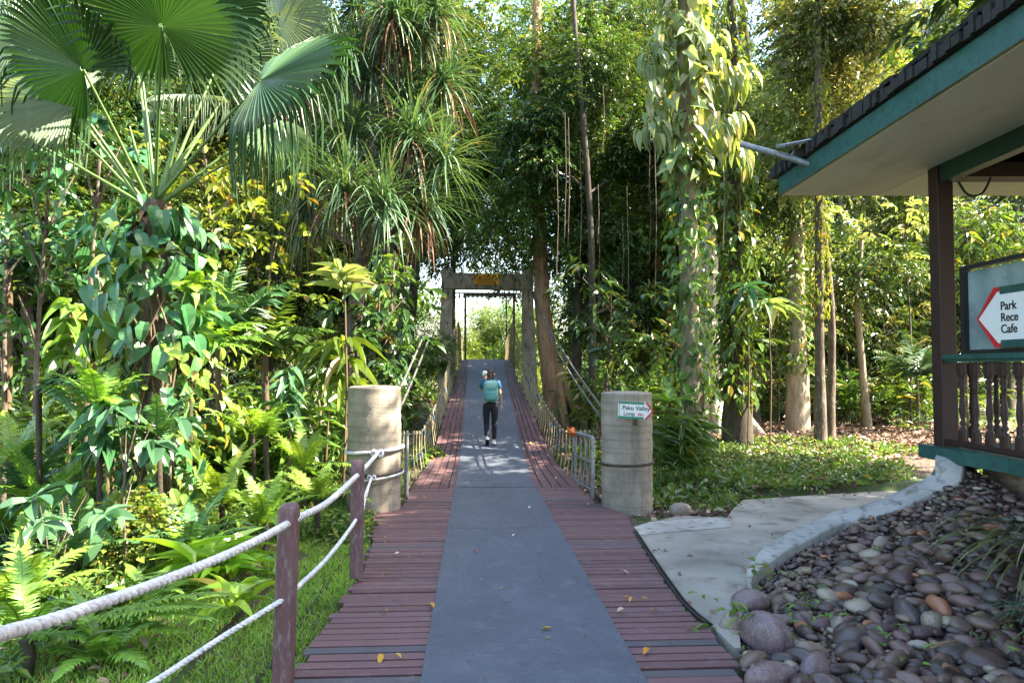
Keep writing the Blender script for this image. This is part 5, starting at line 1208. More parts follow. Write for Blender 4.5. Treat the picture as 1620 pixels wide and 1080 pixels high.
# ginger-like plants: canes with two ranks of long leaves
def ginger(px, py, w, hpx, n, label, mat='leaf_mid', L=.42, ratio=.22, Y=None, group='ginger plants in the undergrowth'):
    b_ = base_at(px, py) if Y is None else Vector((at(px, 600, Y).x, Y, terr(at(px, 600, Y).x, Y))); s = b_.y/F; h = hpx*s
    root = empty('ginger_plant', tuple(b_), 0, label, 'plant', group); ms = MB(); ml = MB()
    for k in range(n):
        x = random.uniform(-w, w)*s; y = random.uniform(-w, w)*s*.5; H = h*random.uniform(.65, 1.05); a = random.random()*6.28; ln = random.uniform(.1, .4)*H
        P = resample([(x, y, 0), (x+math.cos(a)*ln*.25, y+math.sin(a)*ln*.25, H*.6), (x+math.cos(a)*ln, y+math.sin(a)*ln, H)], 12); ms.tube(P, np.linspace(.011, .005, 12), 5, cap=False)
        m = 11; t = np.linspace(.3, 1, m); i = np.minimum((t*11).astype(int), 10); C = P[i]; D = nrm(P[np.minimum(i+1, 11)]-P[i-1])
        b2 = random.random()*6.28; X = np.array([math.cos(b2), math.sin(b2), 0]); sg = np.where(np.arange(m) % 2, 1, -1)[:, None]
        dd = X*sg*.85+D*.55+.12*rng.normal(size=(m, 3)); ll = L*rng.uniform(.75, 1.15, m); scatter(ml, T_DROOP, C, dd, D*-.5*0+np.array([0, 0, 1.])+.2*rng.normal(size=(m, 3)), ll, ll*ratio)
    ms.build('canes', M['stem'], root); ml.build('leaves', M[mat], root)
ginger(60, 800, 90, 190, 16, 'dense lime green ginger clump left of the blue leaved plant', 'leaf_lime')
ginger(150, 780, 60, 170, 12, 'ginger clump with long lime leaves in front of the trunk, left', 'leaf_lime')
ginger(370, 765, 60, 150, 13, 'bright lime ginger clump in the middle of the left undergrowth', 'leaf_lime')
ginger(470, 752, 50, 160, 12, 'lime ginger clump nearest to the left drum', 'leaf_lime')
ginger(310, 745, 60, 160, 10, 'mid green ginger clump right of the fan palm trunk', 'leaf_mid')
ginger(430, 720, 70, 130, 12, 'mid green ginger clump behind the lime ones', 'leaf_lime')
ginger(540, 720, 40, 120, 8, 'mid green ginger clump right behind the left drum', 'leaf_mid')
ginger(240, 760, 50, 120, 8, 'ginger clump round the foot of the fan palm', 'leaf_vine')
ginger(0, 760, 60, 150, 9, 'mid green ginger clump at the left edge', 'leaf_mid')
ginger(650, 690, 30, 90, 9, 'low ginger plants beside the rope net, left of the bridge', 'leaf_mid', L=.34)
ginger(620, 680, 40, 110, 9, 'ginger plants seen between the drum and the cables', 'leaf_lime', L=.4)
ginger(1060, 770, 30, 130, 9, 'ginger plants close to the right side of the sign drum', 'leaf_mid', L=.36)
ginger(1100, 760, 40, 110, 8, 'broad leaved seedlings in front of the vine draped tree', 'leaf_mid', L=.34, ratio=.35)
ginger(1050, 700, 40, 110, 10, 'bright fern-like gingers behind the sign drum', 'leaf_lime', L=.4)
ginger(925, 690, 20, 110, 8, 'yellow leaved ginger glowing behind the anchor cables', 'leaf_yel', L=.42)
ginger(1000, 640, 60, 90, 12, 'far gingers between the drum and leaning trunk', 'leaf_mid', L=.5)
ginger(1220, 670, 40, 70, 9, 'gingers at the foot of the beige trunk', 'leaf_mid', L=.45)
ginger(1420, 668, 50, 60, 10, 'sunlit lime gingers left of the shelter post', 'leaf_lime', L=.5)
ginger(1330, 660, 40, 60, 8, 'dark gingers right of the slender trunk', 'leaf_dark', L=.5)
ginger(1560, 650, 60, 70, 10, 'gingers seen through the balusters', 'leaf_lime', L=.6)
ginger(40, 730, 80, 150, 16, 'lime ginger clump with arching leaves at the left edge, mid height', 'leaf_lime', L=.5)
ginger(200, 800, 60, 120, 12, 'lime ginger clump before the small leaved shrubs', 'leaf_lime')
ginger(420, 790, 60, 150, 14, 'lime ginger clump above the near post', 'leaf_lime', L=.48)
ginger(500, 770, 50, 150, 12, 'mid green gingers left of the rope tied drum', 'leaf_mid', L=.48)
ginger(310, 800, 60, 140, 12, 'mid green gingers between the fan palm and the near post', 'leaf_mid', L=.48)
for px, Y, hp, n_, mt, lab in ((1130, 20.5, 100, 12, 'leaf_lime', 'sunlit gingers left of the beige trunk at the back of the litter'), (1200, 21.5, 90, 12, 'leaf_yel', 'yellow green gingers just behind the litter between two trunks'), (1320, 21, 95, 12, 'leaf_mid', 'gingers behind the slender trunk at the back of the litter'),
      (1380, 22, 90, 12, 'leaf_olive', 'olive gingers at the back of the litter left of the shelter'), (1445, 21, 90, 12, 'leaf_mid', 'mid green gingers at the back of the litter near the shelter post'), (1260, 23, 120, 12, 'leaf_dark', 'dark gingers behind the beige trunk'), (1080, 19, 110, 12, 'leaf_yel', 'yellow green gingers behind the vine draped trunk')):
    ginger(px, 600, 45, hp, n_, lab, mt, L=.5, Y=Y)
leafy(1150, 19.5, [(1150, 560, .9), (1180, 500, .9), (1140, 470, .8), (1200, 600, .8)], 'small olive tree between the sunlit trunk and the sheathed trunk', .2, .4, 'leaf_olive', seed=31)
leafy(1400, 22.5, [(1380, 520, 1.1), (1430, 470, 1.1), (1460, 560, 1.0), (1390, 600, .9), (1340, 450, 1.0)], 'small olive tree left of the shelter post in half shade', .24, .36, 'leaf_olive', seed=32)
leafy(1290, 22, [(1290, 520, .9), (1270, 440, 1.0), (1320, 400, 1.0), (1280, 590, .9)], 'small dark tree directly behind the slender wrapped trunk', .24, .36, 'leaf_dark', seed=33)
# low broad rosette plants
def rosette(px, py, label, n=20, L=.32, ratio=.34, mat='leaf_lime', el=.8, T=T_DROOP, name='broadleaf_plant'):
    b_ = base_at(px, py); mb = MB(); a = rng.random(n)*6.28; dd = np.stack([np.cos(a), np.sin(a), el*rng.uniform(.3, 1.8, n)], 1); ll = L*rng.uniform(.7, 1.2, n)
    P = np.stack([.1*rng.normal(size=n), .1*rng.normal(size=n), .02+.22*rng.random(n)], 1); scatter(mb, T, P, dd, np.array([0, 0, 1.])+.2*rng.normal(size=(n, 3)), ll, ll*ratio)
    return place(mb, name, M[mat], b_, label, 'plant', 'leafy plants on the ground')
rosette(335, 925, 'glossy lime plant with broad leaves standing alone above the rope', 44, .42, .28, 'leaf_gloss', el=1.1)
rosette(375, 975, 'lime broadleaf plant between the two ropes', 16, .26, .34, 'leaf_gloss')
rosette(300, 885, 'mid green broadleaf plant behind the glossy lime one', 18, .3, .3, 'leaf_mid')
rosette(60, 1000, 'mid green broadleaf plant at bottom left', 12, .3, .4, 'leaf_mid')
rosette(20, 950, 'lime plant at the left edge below the upper rope', 14, .34, .34)
rosette(640, 790, 'small weed at the foot of the left drum, right side', 10, .1, .4)
rosette(597, 808, 'small lime weed in front of the left drum', 16, .12, .45)
rosette(1165, 1010, 'weed sprouting between boardwalk and boulder', 12, .12, .3)
rosette(1110, 1000, 'tiny weed at the boardwalk edge', 8, .07, .4)
for px, py, lab in ((1290, 965, 'small weed among the front pebbles right of the purple boulder'), (1260, 1010, 'low weed between the purple boulder and the front pebbles'), (1420, 1045, 'tiny weed in the front pebbles, middle'), (1590, 1035, 'tiny weed in the front pebbles, right')):
    b0_ = base_at; p0_ = gnd(px, py, .1)
    for _ in range(20): p0_ = p0_.lerp(gnd(px, py, bedz(p0_.x, p0_.y)+.05), .5)
    base_at = lambda a, b_, z=None, q=p0_: Vector((q.x, q.y, bedz(q.x, q.y)+.03))
    rosette(px, py, lab, 12, .06, .55, 'leaf_lime'); base_at = b0_
rosette(1215, 935, 'small clump of weed beneath the kerb end', 16, .08, .6, 'leaf_yel')
rosette(1060, 800, 'broadleaf seedling at the edge of the path tongue', 10, .26, .4, 'leaf_mid')
rosette(1120, 775, 'broadleaf seedling in the leaf litter', 10, .26, .42, 'leaf_mid')
rosette(1010, 790, 'tuft of weeds at the right foot of the sign drum', 16, .16, .4, 'leaf_mid')
for k_, (px, py, lab, n_, L_, mt) in enumerate([(90, 940, 'lime leafy plant low at the left, above the flat fern frond', 20, .26, 'leaf_lime'), (160, 900, 'mid green leafy plant under the tiny leaved shrub', 18, .24, 'leaf_mid'), (250, 960, 'small leafy plant beside the end of the flat frond', 12, .16, 'leaf_mid'),
      (400, 850, 'leafy plant just above the top of the near post', 18, .26, 'leaf_lime'), (440, 815, 'leafy plant between the near post and the gingers', 18, .26, 'leaf_mid'), (500, 800, 'leafy plant left of the second post', 16, .24, 'leaf_lime'), (20, 900, 'pale lime leafy plant at the left edge above the rope', 18, .34, 'leaf_lime'), (120, 1060, 'weed in the bottom left corner', 12, .16, 'leaf_mid'), (430, 925, 'weed left of the near post at mid height', 10, .12, 'leaf_lime'), (540, 850, 'low weed by the second post', 12, .14, 'leaf_mid')]):
    rosette(px, py, lab, n_, L_, .32, mt)
fern(250, 850, 6.9, .8, 'bright fern in front of the fan palm foot', 11, .12, .024)
fern(350, 800, 7.6, .9, 'bright fern below the lime gingers', 11, .13, .026)
fern(70, 800, 7.0, 1.0, 'large bright fern behind the blue leaved plant', 11, .14, .028)
fern(480, 745, 9.2, .9, 'fern among gingers left of the drum', 10, .13, .026)
fern(230, 960, 5.4, .45, 'small fern left of the lower rope', 9, .08, .02)
fern(20, 730, 7.6, 1.1, 'arching bright fern at the left edge, mid height', 10, .15, .028)
fern(400, 690, 9.4, 1.0, 'arching fern over the far gingers', 10, .15, .028)
fern(30, 960, 5.2, .8, 'large fern filling the left edge just above the near rope', 12, .13, .026)
fern(160, 1040, 4.4, .5, 'small bright fern near the bottom edge left of the lower rope', 10, .1, .022)
fern(120, 890, 6.2, .8, 'mid green fern left of the tiny leaved shrub', 12, .13, .025, dark=True)
fern(300, 870, 6.4, .7, 'mid green fern behind the glossy lime plant', 11, .12, .024, dark=True)
fern(420, 830, 7.2, .7, 'bright fern above the top of the near post', 11, .12, .024)
fern(500, 790, 8.0, .7, 'fern between the second post and the gingers', 11, .12, .024)
fern(40, 780, 7.4, 1.0, 'broad fern at the left edge in front of the ginger clumps', 12, .15, .028, dark=True)
# shrub of tiny leaves with creeping cover (left middle)
def bushlet(px, py, label, r=.45, h=.6, n=260, L=.06, ratio=.75, mat='leaf_yel'):
    b_ = base_at(px, py); mb = MB(); P, v = blob_points(n, (0, 0, h*.5), (r, r, h*.55)); sprays(mb, P, v+rdir(n)*.5, .12, 5, L, ratio, T_DIA); 
    for k in range(12): a = random.random()*6.28; mb.tube([(0, 0, 0), (math.cos(a)*r*.4, math.sin(a)*r*.4, h*.5), (math.cos(a)*r*.8, math.sin(a)*r*.8, h*.9)], .006, 4, mi=1)
    return place(mb, 'shrub', [M[mat], M['stem_brown']], b_, label, 'shrub', 'small shrubs in the undergrowth')
bushlet(220, 915, 'shrub of tiny yellow green leaves left of the lime broadleaf', .42, .75, 420)
bushlet(180, 880, 'shrub of small mid green leaves beside the tiny leaved one', .4, .6, 300, .07, .6, 'leaf_mid')
bushlet(290, 830, 'small leaved shrub with sunlit tips below the gingers', .5, .5, 300, .08, .6, 'leaf_yel')
bushlet(440, 770, 'low green bush left of the rope tied drum', .6, .4, 380, .09, .5, 'leaf_mid')
bushlet(530, 765, 'low green bush touching the left drum', .4, .5, 300, .09, .5, 'leaf_mid')
bushlet(1090, 735, 'low bush at the edge of the mossy bank', .45, .4, 260, .09, .5, 'leaf_mid')
bushlet(900, 735, 'small bush under the right rope net', .35, .35, 200, .08, .5, 'leaf_yel')
bushlet(670, 735, 'small bush under the left rope net', .4, .35, 200, .08, .5, 'leaf_lime')
# grass-like strap plants
def straps(base, label, n=60, L=(.5, 1.0), w=.014, mat='strap', az=None, el=(.6, 2.2), grav=1.3, name='strap_leaf_plant', r=.08):
    mb = MB(); a = rng.random(n)*6.28 if az is None else rng.uniform(az[0], az[1], n); d = np.stack([np.cos(a), np.sin(a), rng.uniform(el[0], el[1], n)], 1)
    strips(mb, np.stack([r*rng.normal(size=n), r*rng.normal(size=n), 0*a], 1), d, rng.uniform(L[0], L[1], n), w*rng.uniform(.7, 1.3, n), 9, rng.uniform(grav*.7, grav*1.3, n)); return place(mb, name, M[mat], base, label, 'plant', 'strap leaved plants')
straps(base_at(-40, 900), 'clump of long narrow leaves leaning in at the left edge', 90, (.8, 1.3), .02, 'strap', az=(-.9, 1.5), el=(.8, 2.4))
straps(base_at(225, 830), 'tuft of upright grassy leaves before the trunk', 40, (.4, .7), .014, 'leaf_mid', el=(1.2, 3.5), grav=.8)
straps(Vector((4.62, 5.2, bedz(4.62, 5.2)+.12)), 'strap leaved plant reaching over the pebbles from the right edge', 44, (.8, 1.35), .024, 'leaf_olive', az=(2.2, 4.1), el=(.25, 1.0), grav=1.0, r=.06)
straps(Vector((3.95, 4.5, bedz(3.95, 4.5)+.05)), 'small strap leaved plant low at the right edge', 16, (.4, .7), .02, 'strap', az=(2.3, 4.0), el=(.3, 1.2), grav=1.0)

# ---- ground cover (stuff)
def left_area(n, r_, x0=-9, x1=-.95, y0=1.2, y1=13):
    x = r_.uniform(x0, x1, n); y = r_.uniform(y0, y1, n); return x, y
r_ = np.random.default_rng(21)
def clear_of_deck(x, y): 
    return np.array([xx < interp(yy, *zip(*Lw))-.03 if yy < 11 else abs(xx-.35) > hw(yy)+.15 for xx, yy in zip(x, y)])
x, y = left_area(95000, r_, -4.6, -.6, 1.5, 9.5); f = np.sin(x*2.1+y*1.3)+np.sin(x*1.1-y*1.9+1)+.9*np.sin(x*4.3)*np.sin(y*3.7); k = clear_of_deck(x, y) & (f > np.interp(x, [-4.6, -3.2, -2.5], [.7, -.3, -2.2])); x, y = x[k], y[k]; n = len(x)
mb = MB(); z = np.array([terr(a, b_) for a, b_ in zip(x, y)])
z = np.where((x > -1.75), np.minimum(z, -.0156*y-.075), z)
scatter(mb, T_PIN, np.stack([x, y, z], 1), rdir(n, 1.3, r_), rdir(n, 0, r_), r_.uniform(.03, .07, n), .009)
g = mb.build('grass', M['grass']); tag(g, 'short green grass left of the boardwalk', 'grass', kind='stuff')
mb = MB(); x, y = left_area(26000, r_, -9, -1.2, 2, 14); k = clear_of_deck(x, y) & ((x < -2.7) | (y > 7.6)) & (np.sin(x*2.3)+np.sin(y*1.9+x) > -1.0); x, y = x[k], y[k]; n = len(x); z = np.array([terr(a, b_) for a, b_ in zip(x, y)])
sprays(mb, np.stack([x, y, z+.02+.12*r_.random(n)*(x < -2.3)], 1), rdir(n, 1.0, r_), .16, 5, .085, .5, T_DIA, 0, .4, r_); tag(mb.build('ground_cover', M['leaf_mid']), 'low green ground cover under the plants on the left', 'ground cover', kind='stuff')
mb = MB(); x, y = left_area(5000, r_, -10, -1.2, 3, 20); k = clear_of_deck(x, y) & (x < -2.0); x, y = x[k], y[k]; n = len(x); z = np.array([terr(a, b_) for a, b_ in zip(x, y)])
mi_ = None
dd = rdir(n, 0, r_); dd[:, 2] *= .25; scatter(mb, T_OVAL, np.stack([x, y, z+.03], 1), dd, rdir(n, 2.5, r_), r_.uniform(.05, .12, n), .04); tag(mb.build('leaf_litter', M['litter']), 'brown dead leaves scattered on the soil at left', 'leaf litter', kind='stuff')
# mossy bank and litter on the right
def right_pts(n, x0, x1, y0, y1): return r_.uniform(x0, x1, n), r_.uniform(y0, y1, n)
PATHP = [gp(*p, z=-.12) for p in path_px]
def ok_right(x, y): return np.array([(not inpoly(a, b_, PATHP)) and (not inpoly(a, b_, bed)) and (a > interp(b_, *zip(*Rw))+.05 if b_ < 11 else a > .35+hw(b_)+.1) for a, b_ in zip(x, y)])
x, y = right_pts(9000, 1.8, 9, 8.8, 24); k = ok_right(x, y); x, y = x[k], y[k]; n = len(x); z = np.array([terr(a, b_) for a, b_ in zip(x, y)]); z = np.where((y < 10.3), np.minimum(z, -.0156*y-.075), z)
mb = MB(); dd = rdir(n, 0, r_); dd[:, 2] *= .25; ll = r_.uniform(.06, .15, n); scatter(mb, T_OVAL, np.stack([x, y, z+.025], 1), dd, rdir(n, 2.2, r_), ll, ll*.5); tag(mb.build('leaf_litter', M['litter']), 'brown leaf litter on the bank and under the trees at right', 'leaf litter', kind='stuff')
x, y = right_pts(90000, 2.6, 9.4, 9.3, 14.6); f = .9+np.sin(x*1.7+1)+np.sin(y*2.2+x)+.5*np.sin(x*5)*np.sin(y*4); k = ok_right(x, y) & (f > -.5); x, y = x[k], y[k]; n = len(x); z = np.array([terr(a, b_) for a, b_ in zip(x, y)]); z = np.where((y < 10.3), np.minimum(z, -.0156*y-.075), z)
mb = MB(); scatter(mb, T_PIN, np.stack([x, y, z], 1), rdir(n, 1.1, r_), rdir(n, 0, r_), r_.uniform(.02, .06, n), .012); tag(mb.build('moss', M['fern']), 'mossy short ground cover on the bank beyond the path', 'moss', kind='stuff')
x, y = right_pts(3800, 2.2, 9.5, 9.2, 16.5); k = ok_right(x, y); x, y = x[k], y[k]; n = len(x); z = np.array([terr(a, b_) for a, b_ in zip(x, y)])
mb = MB(); sprays(mb, np.stack([x, y, z+.02], 1), rdir(n, 1.0, r_), .18, 5, .11, .45, T_DIA, 0, .4, r_); tag(mb.build('ground_cover', M['leaf_mid']), 'leafy ground cover between the sign drum and the mossy bank', 'ground cover', kind='stuff')
x, y = right_pts(14000, 4.5, 15, 13, 27); n = len(x); z = np.array([terr(a, b_) for a, b_ in zip(x, y)])
mb = MB(); dd = rdir(n, 0, r_); dd[:, 2] *= .25; ll = r_.uniform(.08, .2, n); scatter(mb, T_OVAL, np.stack([x, y, z+.03], 1), dd, rdir(n, 2.2, r_), ll, ll*.5); tag(mb.build('leaf_litter', M['litter']), 'deep brown leaf litter on the forest floor behind the bank', 'leaf litter', kind='stuff')
x, y = r_.uniform(1.5, 8, 700), r_.uniform(4.6, 10.6, 700); edge_d = np.array([min(math.hypot(a-p_[0], b_-p_[1]) for p_ in resample(PATHP, 120)) if inpoly(a, b_, PATHP) else 9 for a, b_ in zip(x, y)])
k = (edge_d < r_.exponential(.22, 700)); x, y = x[k], y[k]; n = len(x)
mb = MB(); dd = rdir(n, 0, r_); dd[:, 2] *= .2; ll = r_.uniform(.03, .09, n); scatter(mb, T_OVAL, np.stack([x, y, -.0156*y+.004+0*x], 1), dd, rdir(n, 2.4, r_), ll, ll*.5); tag(mb.build('leaf_litter', M['litter']), 'dead leaves strewn along the edges of the concrete path', 'leaf litter', kind='stuff')
n = 520; y = r_.uniform(3.2, 24, n); x = np.array([mcx(b_)+r_.choice([-1, 1])*r_.uniform(.1, hw(max(b_, 11))-.05 if b_ > 11 else 1.5) for b_ in y]); k = np.array([interp(b_, *zip(*Lw))+.05 < a < interp(b_, *zip(*Rw))-.05 if b_ < 11 else True for a, b_ in zip(x, y)]); x, y = x[k], y[k]; n = len(x)
mb = MB(); dd = rdir(n, 0, r_); dd[:, 2] *= .2; ll = r_.uniform(.012, .035, n); scatter(mb, T_OVAL, np.stack([x, y, np.array([deckz(b_) for b_ in y])+.018], 1), dd, rdir(n, 2.4, r_), ll, ll*.6); tag(mb.build('fallen_petals', M['leaf_yel']), 'tiny yellow green petals and leaf bits scattered over the walkway', 'petals', kind='stuff')
# rough understory mass behind, stuff: reads as one mass
x = r_.uniform(-16, 16, 2600); y = r_.uniform(17, 34, 2600); k = (np.abs(x-.35) > 2.2) & ~((x > 4) & (x < 12) & (y < 22)); x, y = x[k], y[k]; n = len(x); z = np.array([terr(a, b_) for a, b_ in zip(x, y)])
mb = MB(); sprays(mb, np.stack([x, y, z+r_.uniform(0, 1.3, n)], 1), rdir(n, .6, r_), .6, 7, .26, .35, T_DIA, 0, .5, r_); tag(mb.build('undergrowth', M['leaf_mid']), 'mass of undergrowth deep in the forest', 'undergrowth', kind='stuff')

# ================================================================== STONES
def stone_mesh(seed, sub=3):
    bm = bmesh.new(); bmesh.ops.create_icosphere(bm, subdivisions=sub, radius=1); r = random.Random(seed); ph = [r.uniform(0, 6) for _ in range(9)]
    ax = (1, r.uniform(.55, .9), r.uniform(.38, .66))
    for v in bm.verts:
        c = v.co; k = 1+.12*math.sin(c.x*2.1+ph[0])+.12*math.sin(c.y*2.4+ph[1])+.10*math.sin(c.z*2.8+ph[2])+.06*math.sin(c.x*4+c.y*3+ph[3]); v.co = Vector((c.x*ax[0]*k, c.y*ax[1]*k, c.z*ax[2]*k))
    for f in bm.faces: f.smooth = True
    me = bpy.data.meshes.new('stone'); bm.to_mesh(me); bm.free(); me.materials.append(M['pebble']); return me
ST = [stone_mesh(s) for s in range(7)]
ST1 = [stone_mesh(s+50, 2) for s in range(6)]
cand = []
r = random.Random(44)
for _ in range(9000):
    x = r.uniform(1.6, 5.6); y = r.uniform(2.4, 8.3)
    if not inpoly(x, y, bed): continue
    s = r.choice([.02, .024, .028, .034, .042, .055, .075])*r.uniform(.8, 1.25)
    q_ = float(np.min(np.hypot(ki[:, 0]-x, ki[:, 1]-y))); s = min(s, .032+.06*q_); cand.append((x, y, s))
# dart throwing by size, allowing overlap
cand.sort(key=lambda c: -c[2]); grid = {}; placed = []
for x, y, s in cand:
    gx, gy = int(x/.2), int(y/.2); ok = True
    for i in (-1, 0, 1):
        for j in (-1, 0, 1):
            for (a, b_, t) in grid.get((gx+i, gy+j), ()):
                if (a-x)**2+(b_-y)**2 < ((s+t)*.62)**2: ok = False; break
    if ok: grid.setdefault((gx, gy), []).append((x, y, s)); placed.append((x, y, s))
BOULD = [(1207, 1015, .19, .135, .12, -55, 'large purple-brown boulder with a white chip at the corner of the boardwalk'), (1186, 962, .13, .115, .10, 20, 'rounded dull purple boulder at the tip of the path'),
         (1157, 975, .075, .08, .08, 0, 'pale grey boulder touching the concrete path'), (1292, 1062, .10, .085, .075, 40, 'smooth pinkish brown boulder at the bottom edge'),
         (1222, 1078, .15, .09, .08, 10, 'dark reddish boulder cut by the bottom edge'), (1232, 980, .11, .07, .05, 0, 'flat tan boulder behind the purple one'),
         (1172, 915, .05, .06, .05, 0, 'pale stone wedged against the kerb end'), (1075, 792, .16, .12, .08, 10, 'sandy boulder in the weeds beside the sign drum'), (1540, 735, .13, .1, .08, 0, 'pale rounded boulder below the shelter floor'),
         (1325, 990, .07, .06, .05, 70, 'grey oval stone standing among the front pebbles'), (1395, 862, .06, .055, .06, 0, 'round pale stone by the yellow leaf'),
         (1475, 985, .08, .07, .06, 30, 'egg-shaped grey brown stone in the middle of the pebbles')]
def vis_px(x, y, z):
    q = CM.transposed() @ Vector((x, y, z-CAMZ)); return 810+q.x/-q.z*F, 540-q.y/-q.z*F
bw_ = []
for px, py, a, b_, c, rot, lab in BOULD:
    p = gnd(px, py, -.02)
    if px > 1180:
        for _ in range(30): p = p.lerp(gnd(px, py, bedz(p.x, p.y)+.02), .5)
    bw_.append((p.x, p.y, max(a, b_)))
    o = link('boulder', ST[len(bw_) % 7], None, (p.x, p.y, (bedz(p.x, p.y) if px > 1180 else -.0156*p.y-.05)+c*.55)); o.data = o.data.copy(); o.data.materials[0] = M['boulder_purple' if 'purple' in lab or 'red' in lab or 'pink' in lab else 'boulder_tan']; o.scale = (a*1.25, b_*1.25, c*1.9); o.rotation_euler = (0, 0, R(rot)); tag(o, lab, 'boulder')
placed = [p for p in placed if all((p[0]-q[0])**2+(p[1]-q[1])**2 > (q[2]*.95)**2 for q in bw_)]
scored = []
for x, y, s in placed:
    u, v = vis_px(x, y, bedz(x, y)); inside = -5 < u < 1625 and v < 1090
    scored.append((s/y if inside else 0, x, y, s, inside))
scored.sort(reverse=True)
ind = scored[:300]; rest = [q for q in scored[300:]]
for _, x, y, s, _i in ind:
    o = link('pebble', ST1[r.randrange(6)], None, (x, y, bedz(x, y)+s*.25)); k = r.uniform(.9, 1.25); o.scale = (s*k*1.25, s*k, s*k*1.1); o.rotation_euler = (r.uniform(-.35, .35), r.uniform(-.35, .35), r.random()*6.28)
    tag(o, 'smooth river pebble lying in the pebble bed', 'pebble', 'river pebbles in the bed')
mb = MB(); T = [np.array([v.co[:] for v in m.vertices]) for m in ST1]; TF = [np.array([p.vertices[:] for p in m.polygons]) for m in ST1]
def addstone(x, y, z, s):
    k = r.randrange(6); Mx = Matrix.Rotation(r.random()*6.28, 3, 'Z') @ Matrix.Rotation(r.uniform(-.4, .4), 3, 'X') @ Matrix.Rotation(r.uniform(-.4, .4), 3, 'Y')
    mb.add((T[k]*np.array([s*1.25, s, s*1.1])) @ np.array(Mx).T+np.array([x, y, z]), TF[k], 0, True)
for _, x, y, s, _i in rest: addstone(x, y, bedz(x, y)+s*.25, s)
for _ in range(4600):     # small fill stones below
    x = r.uniform(1.6, 5.6); y = r.uniform(2.4, 8.3)
    if inpoly(x, y, bed): s = r.uniform(.014, .03); addstone(x, y, bedz(x, y)-.012, s)
tag(mb.build('pebble_fill', M['pebble_fill']), 'small river pebbles filling the bed between the larger ones', 'pebbles', kind='stuff')

# ---- fallen leaves on the walkway: countable, each its own object
fl = []
for mt, T_, Ls in (('yellow_leaf', T_OVAL, .055), ('pale_leaf', T_OVAL, .05), ('litter', T_LANCE, .06)):
    mb = MB(); mb.add(T_[0]*np.array([Ls*.45*2*.55, Ls, Ls]), T_[1]); fl.append(mb.mesh('fallen_leaf', [M[mt]]))
leafpts = [(697, 771, 0), (777, 771, 2), (829, 770, 1), (776, 789, 1), (837, 801, 1), (816, 846, 1), (749, 871, 2), (857, 873, 2), (872, 994, 0), (632, 875, 1), (605, 910, 0), (680, 955, 0), (612, 967, 0), (604, 1035, 0), (626, 1036, 0), (637, 772, 2), (669, 784, 0), (620, 833, 0),
           (958, 851, 1), (985, 903, 1), (987, 963, 1), (1026, 1026, 0), (1030, 965, 0), (931, 796, 1), (883, 774, 0), (869, 795, 1), (985, 945, 0), (1000, 946, 0), (1014, 946, 0), (712, 699, 0), (736, 704, 1), (815, 691, 1), (834, 675, 0), (822, 655, 1), (718, 633, 0), (699, 676, 0), (838, 735, 1), (866, 719, 1), (857, 740, 1), (880, 755, 1), (840, 700, 0), (790, 640, 1), (748, 610, 1), (781, 580, 2), (727, 604, 0), (800, 668, 1), (760, 660, 1), (746, 690, 1), (870, 690, 0), (1033, 800, 0)]
r = random.Random(9)
for px, py, kd in leafpts:
    Y = 11.0
    best = min(np.linspace(3.8, 25.4, 900), key=lambda yy: abs(at(px, py, yy).z-deckz(yy)-.02)) ; p = at(px, py, best)
    o = link('fallen_leaf', fl[kd], None, (p.x, p.y, deckz(best)+.028)); o.rotation_euler = (r.uniform(-.25, .25), r.uniform(-.25, .25), r.random()*6.28); k = r.uniform(.9, 1.5)*(1.25 if best > 12 else 1); o.scale = (k, k, k)
    lab = ['small yellow leaf fallen on the walkway', 'small pale leaf fallen on the walkway', 'curled brown leaf fallen on the walkway'][kd]
    tag(o, lab, 'leaf', lab.replace('leaf', 'leaves').replace('small ', '').replace('curled ', ''))
# few leaves on the pebbles and one brown strip
mb = MB(); strips(mb, np.array([[0, 0, 0.]]), np.array([[1, .3, .2]]), .35, .03, 6, .5); p = gnd(1470, 960, .25)
tag(place(mb, 'dry_palm_leaf', M['dead'], Vector((p.x, p.y, bedz(p.x, p.y)+.09)), 'x', 'leaf'), 'dry tan palm leaf strip lying across the pebbles')
mb = MB(); scatter(mb, T_HEART, [(0, 0, 0)], [(.6, .5, .05)], [(0, -.4, 1)], .11, .10); p = gnd(1385, 845, .3)
tag(place(mb, 'fallen_leaf', M['leaf_pale'], Vector((p.x, p.y, bedz(p.x, p.y)+.09)), 'x', 'leaf'), 'large pale yellow-green leaf lying on the pebbles by the kerb')
mb = MB(); scatter(mb, T_LANCE, [(0, 0, 0)], [(1, .2, .05)], [(0, 0, 1)], .12, .05); p = gnd(1490, 1003, .2)
tag(place(mb, 'fallen_leaf', M['bark_orange'], Vector((p.x, p.y, bedz(p.x, p.y)+.09)), 'x', 'leaf'), 'reddish fallen leaf on the pebbles')

# ================================================================== PERSON
def skinned(name, verts, edges, radii, mat, parent, levels=2):
    me = bpy.data.meshes.new(name); me.from_pydata(verts, edges, []); me.update(); o = bpy.data.objects.new(name, me); COL.objects.link(o)
    sk = o.modifiers.new('s', 'SKIN'); o.modifiers.new('u', 'SUBSURF').levels = levels; o.modifiers['u'].render_levels = levels
    for i, r_ in enumerate(radii):
        sv = me.skin_vertices[0].data[i]; sv.radius = (r_, r_) if np.isscalar(r_) else r_; sv.use_root = (i == 0)
    dg = bpy.context.evaluated_depsgraph_get(); dg.update(); m2 = bpy.data.meshes.new_from_object(o.evaluated_get(dg)); COL.objects.unlink(o); bpy.data.objects.remove(o); bpy.data.meshes.remove(me)
    for p_ in m2.polygons: p_.use_smooth = True
    m2.materials.clear(); m2.materials.append(mat); return link(name, m2, parent)
PY = 14.65; pp = at(776, 702, PY); pz = deckz(PY)+.012
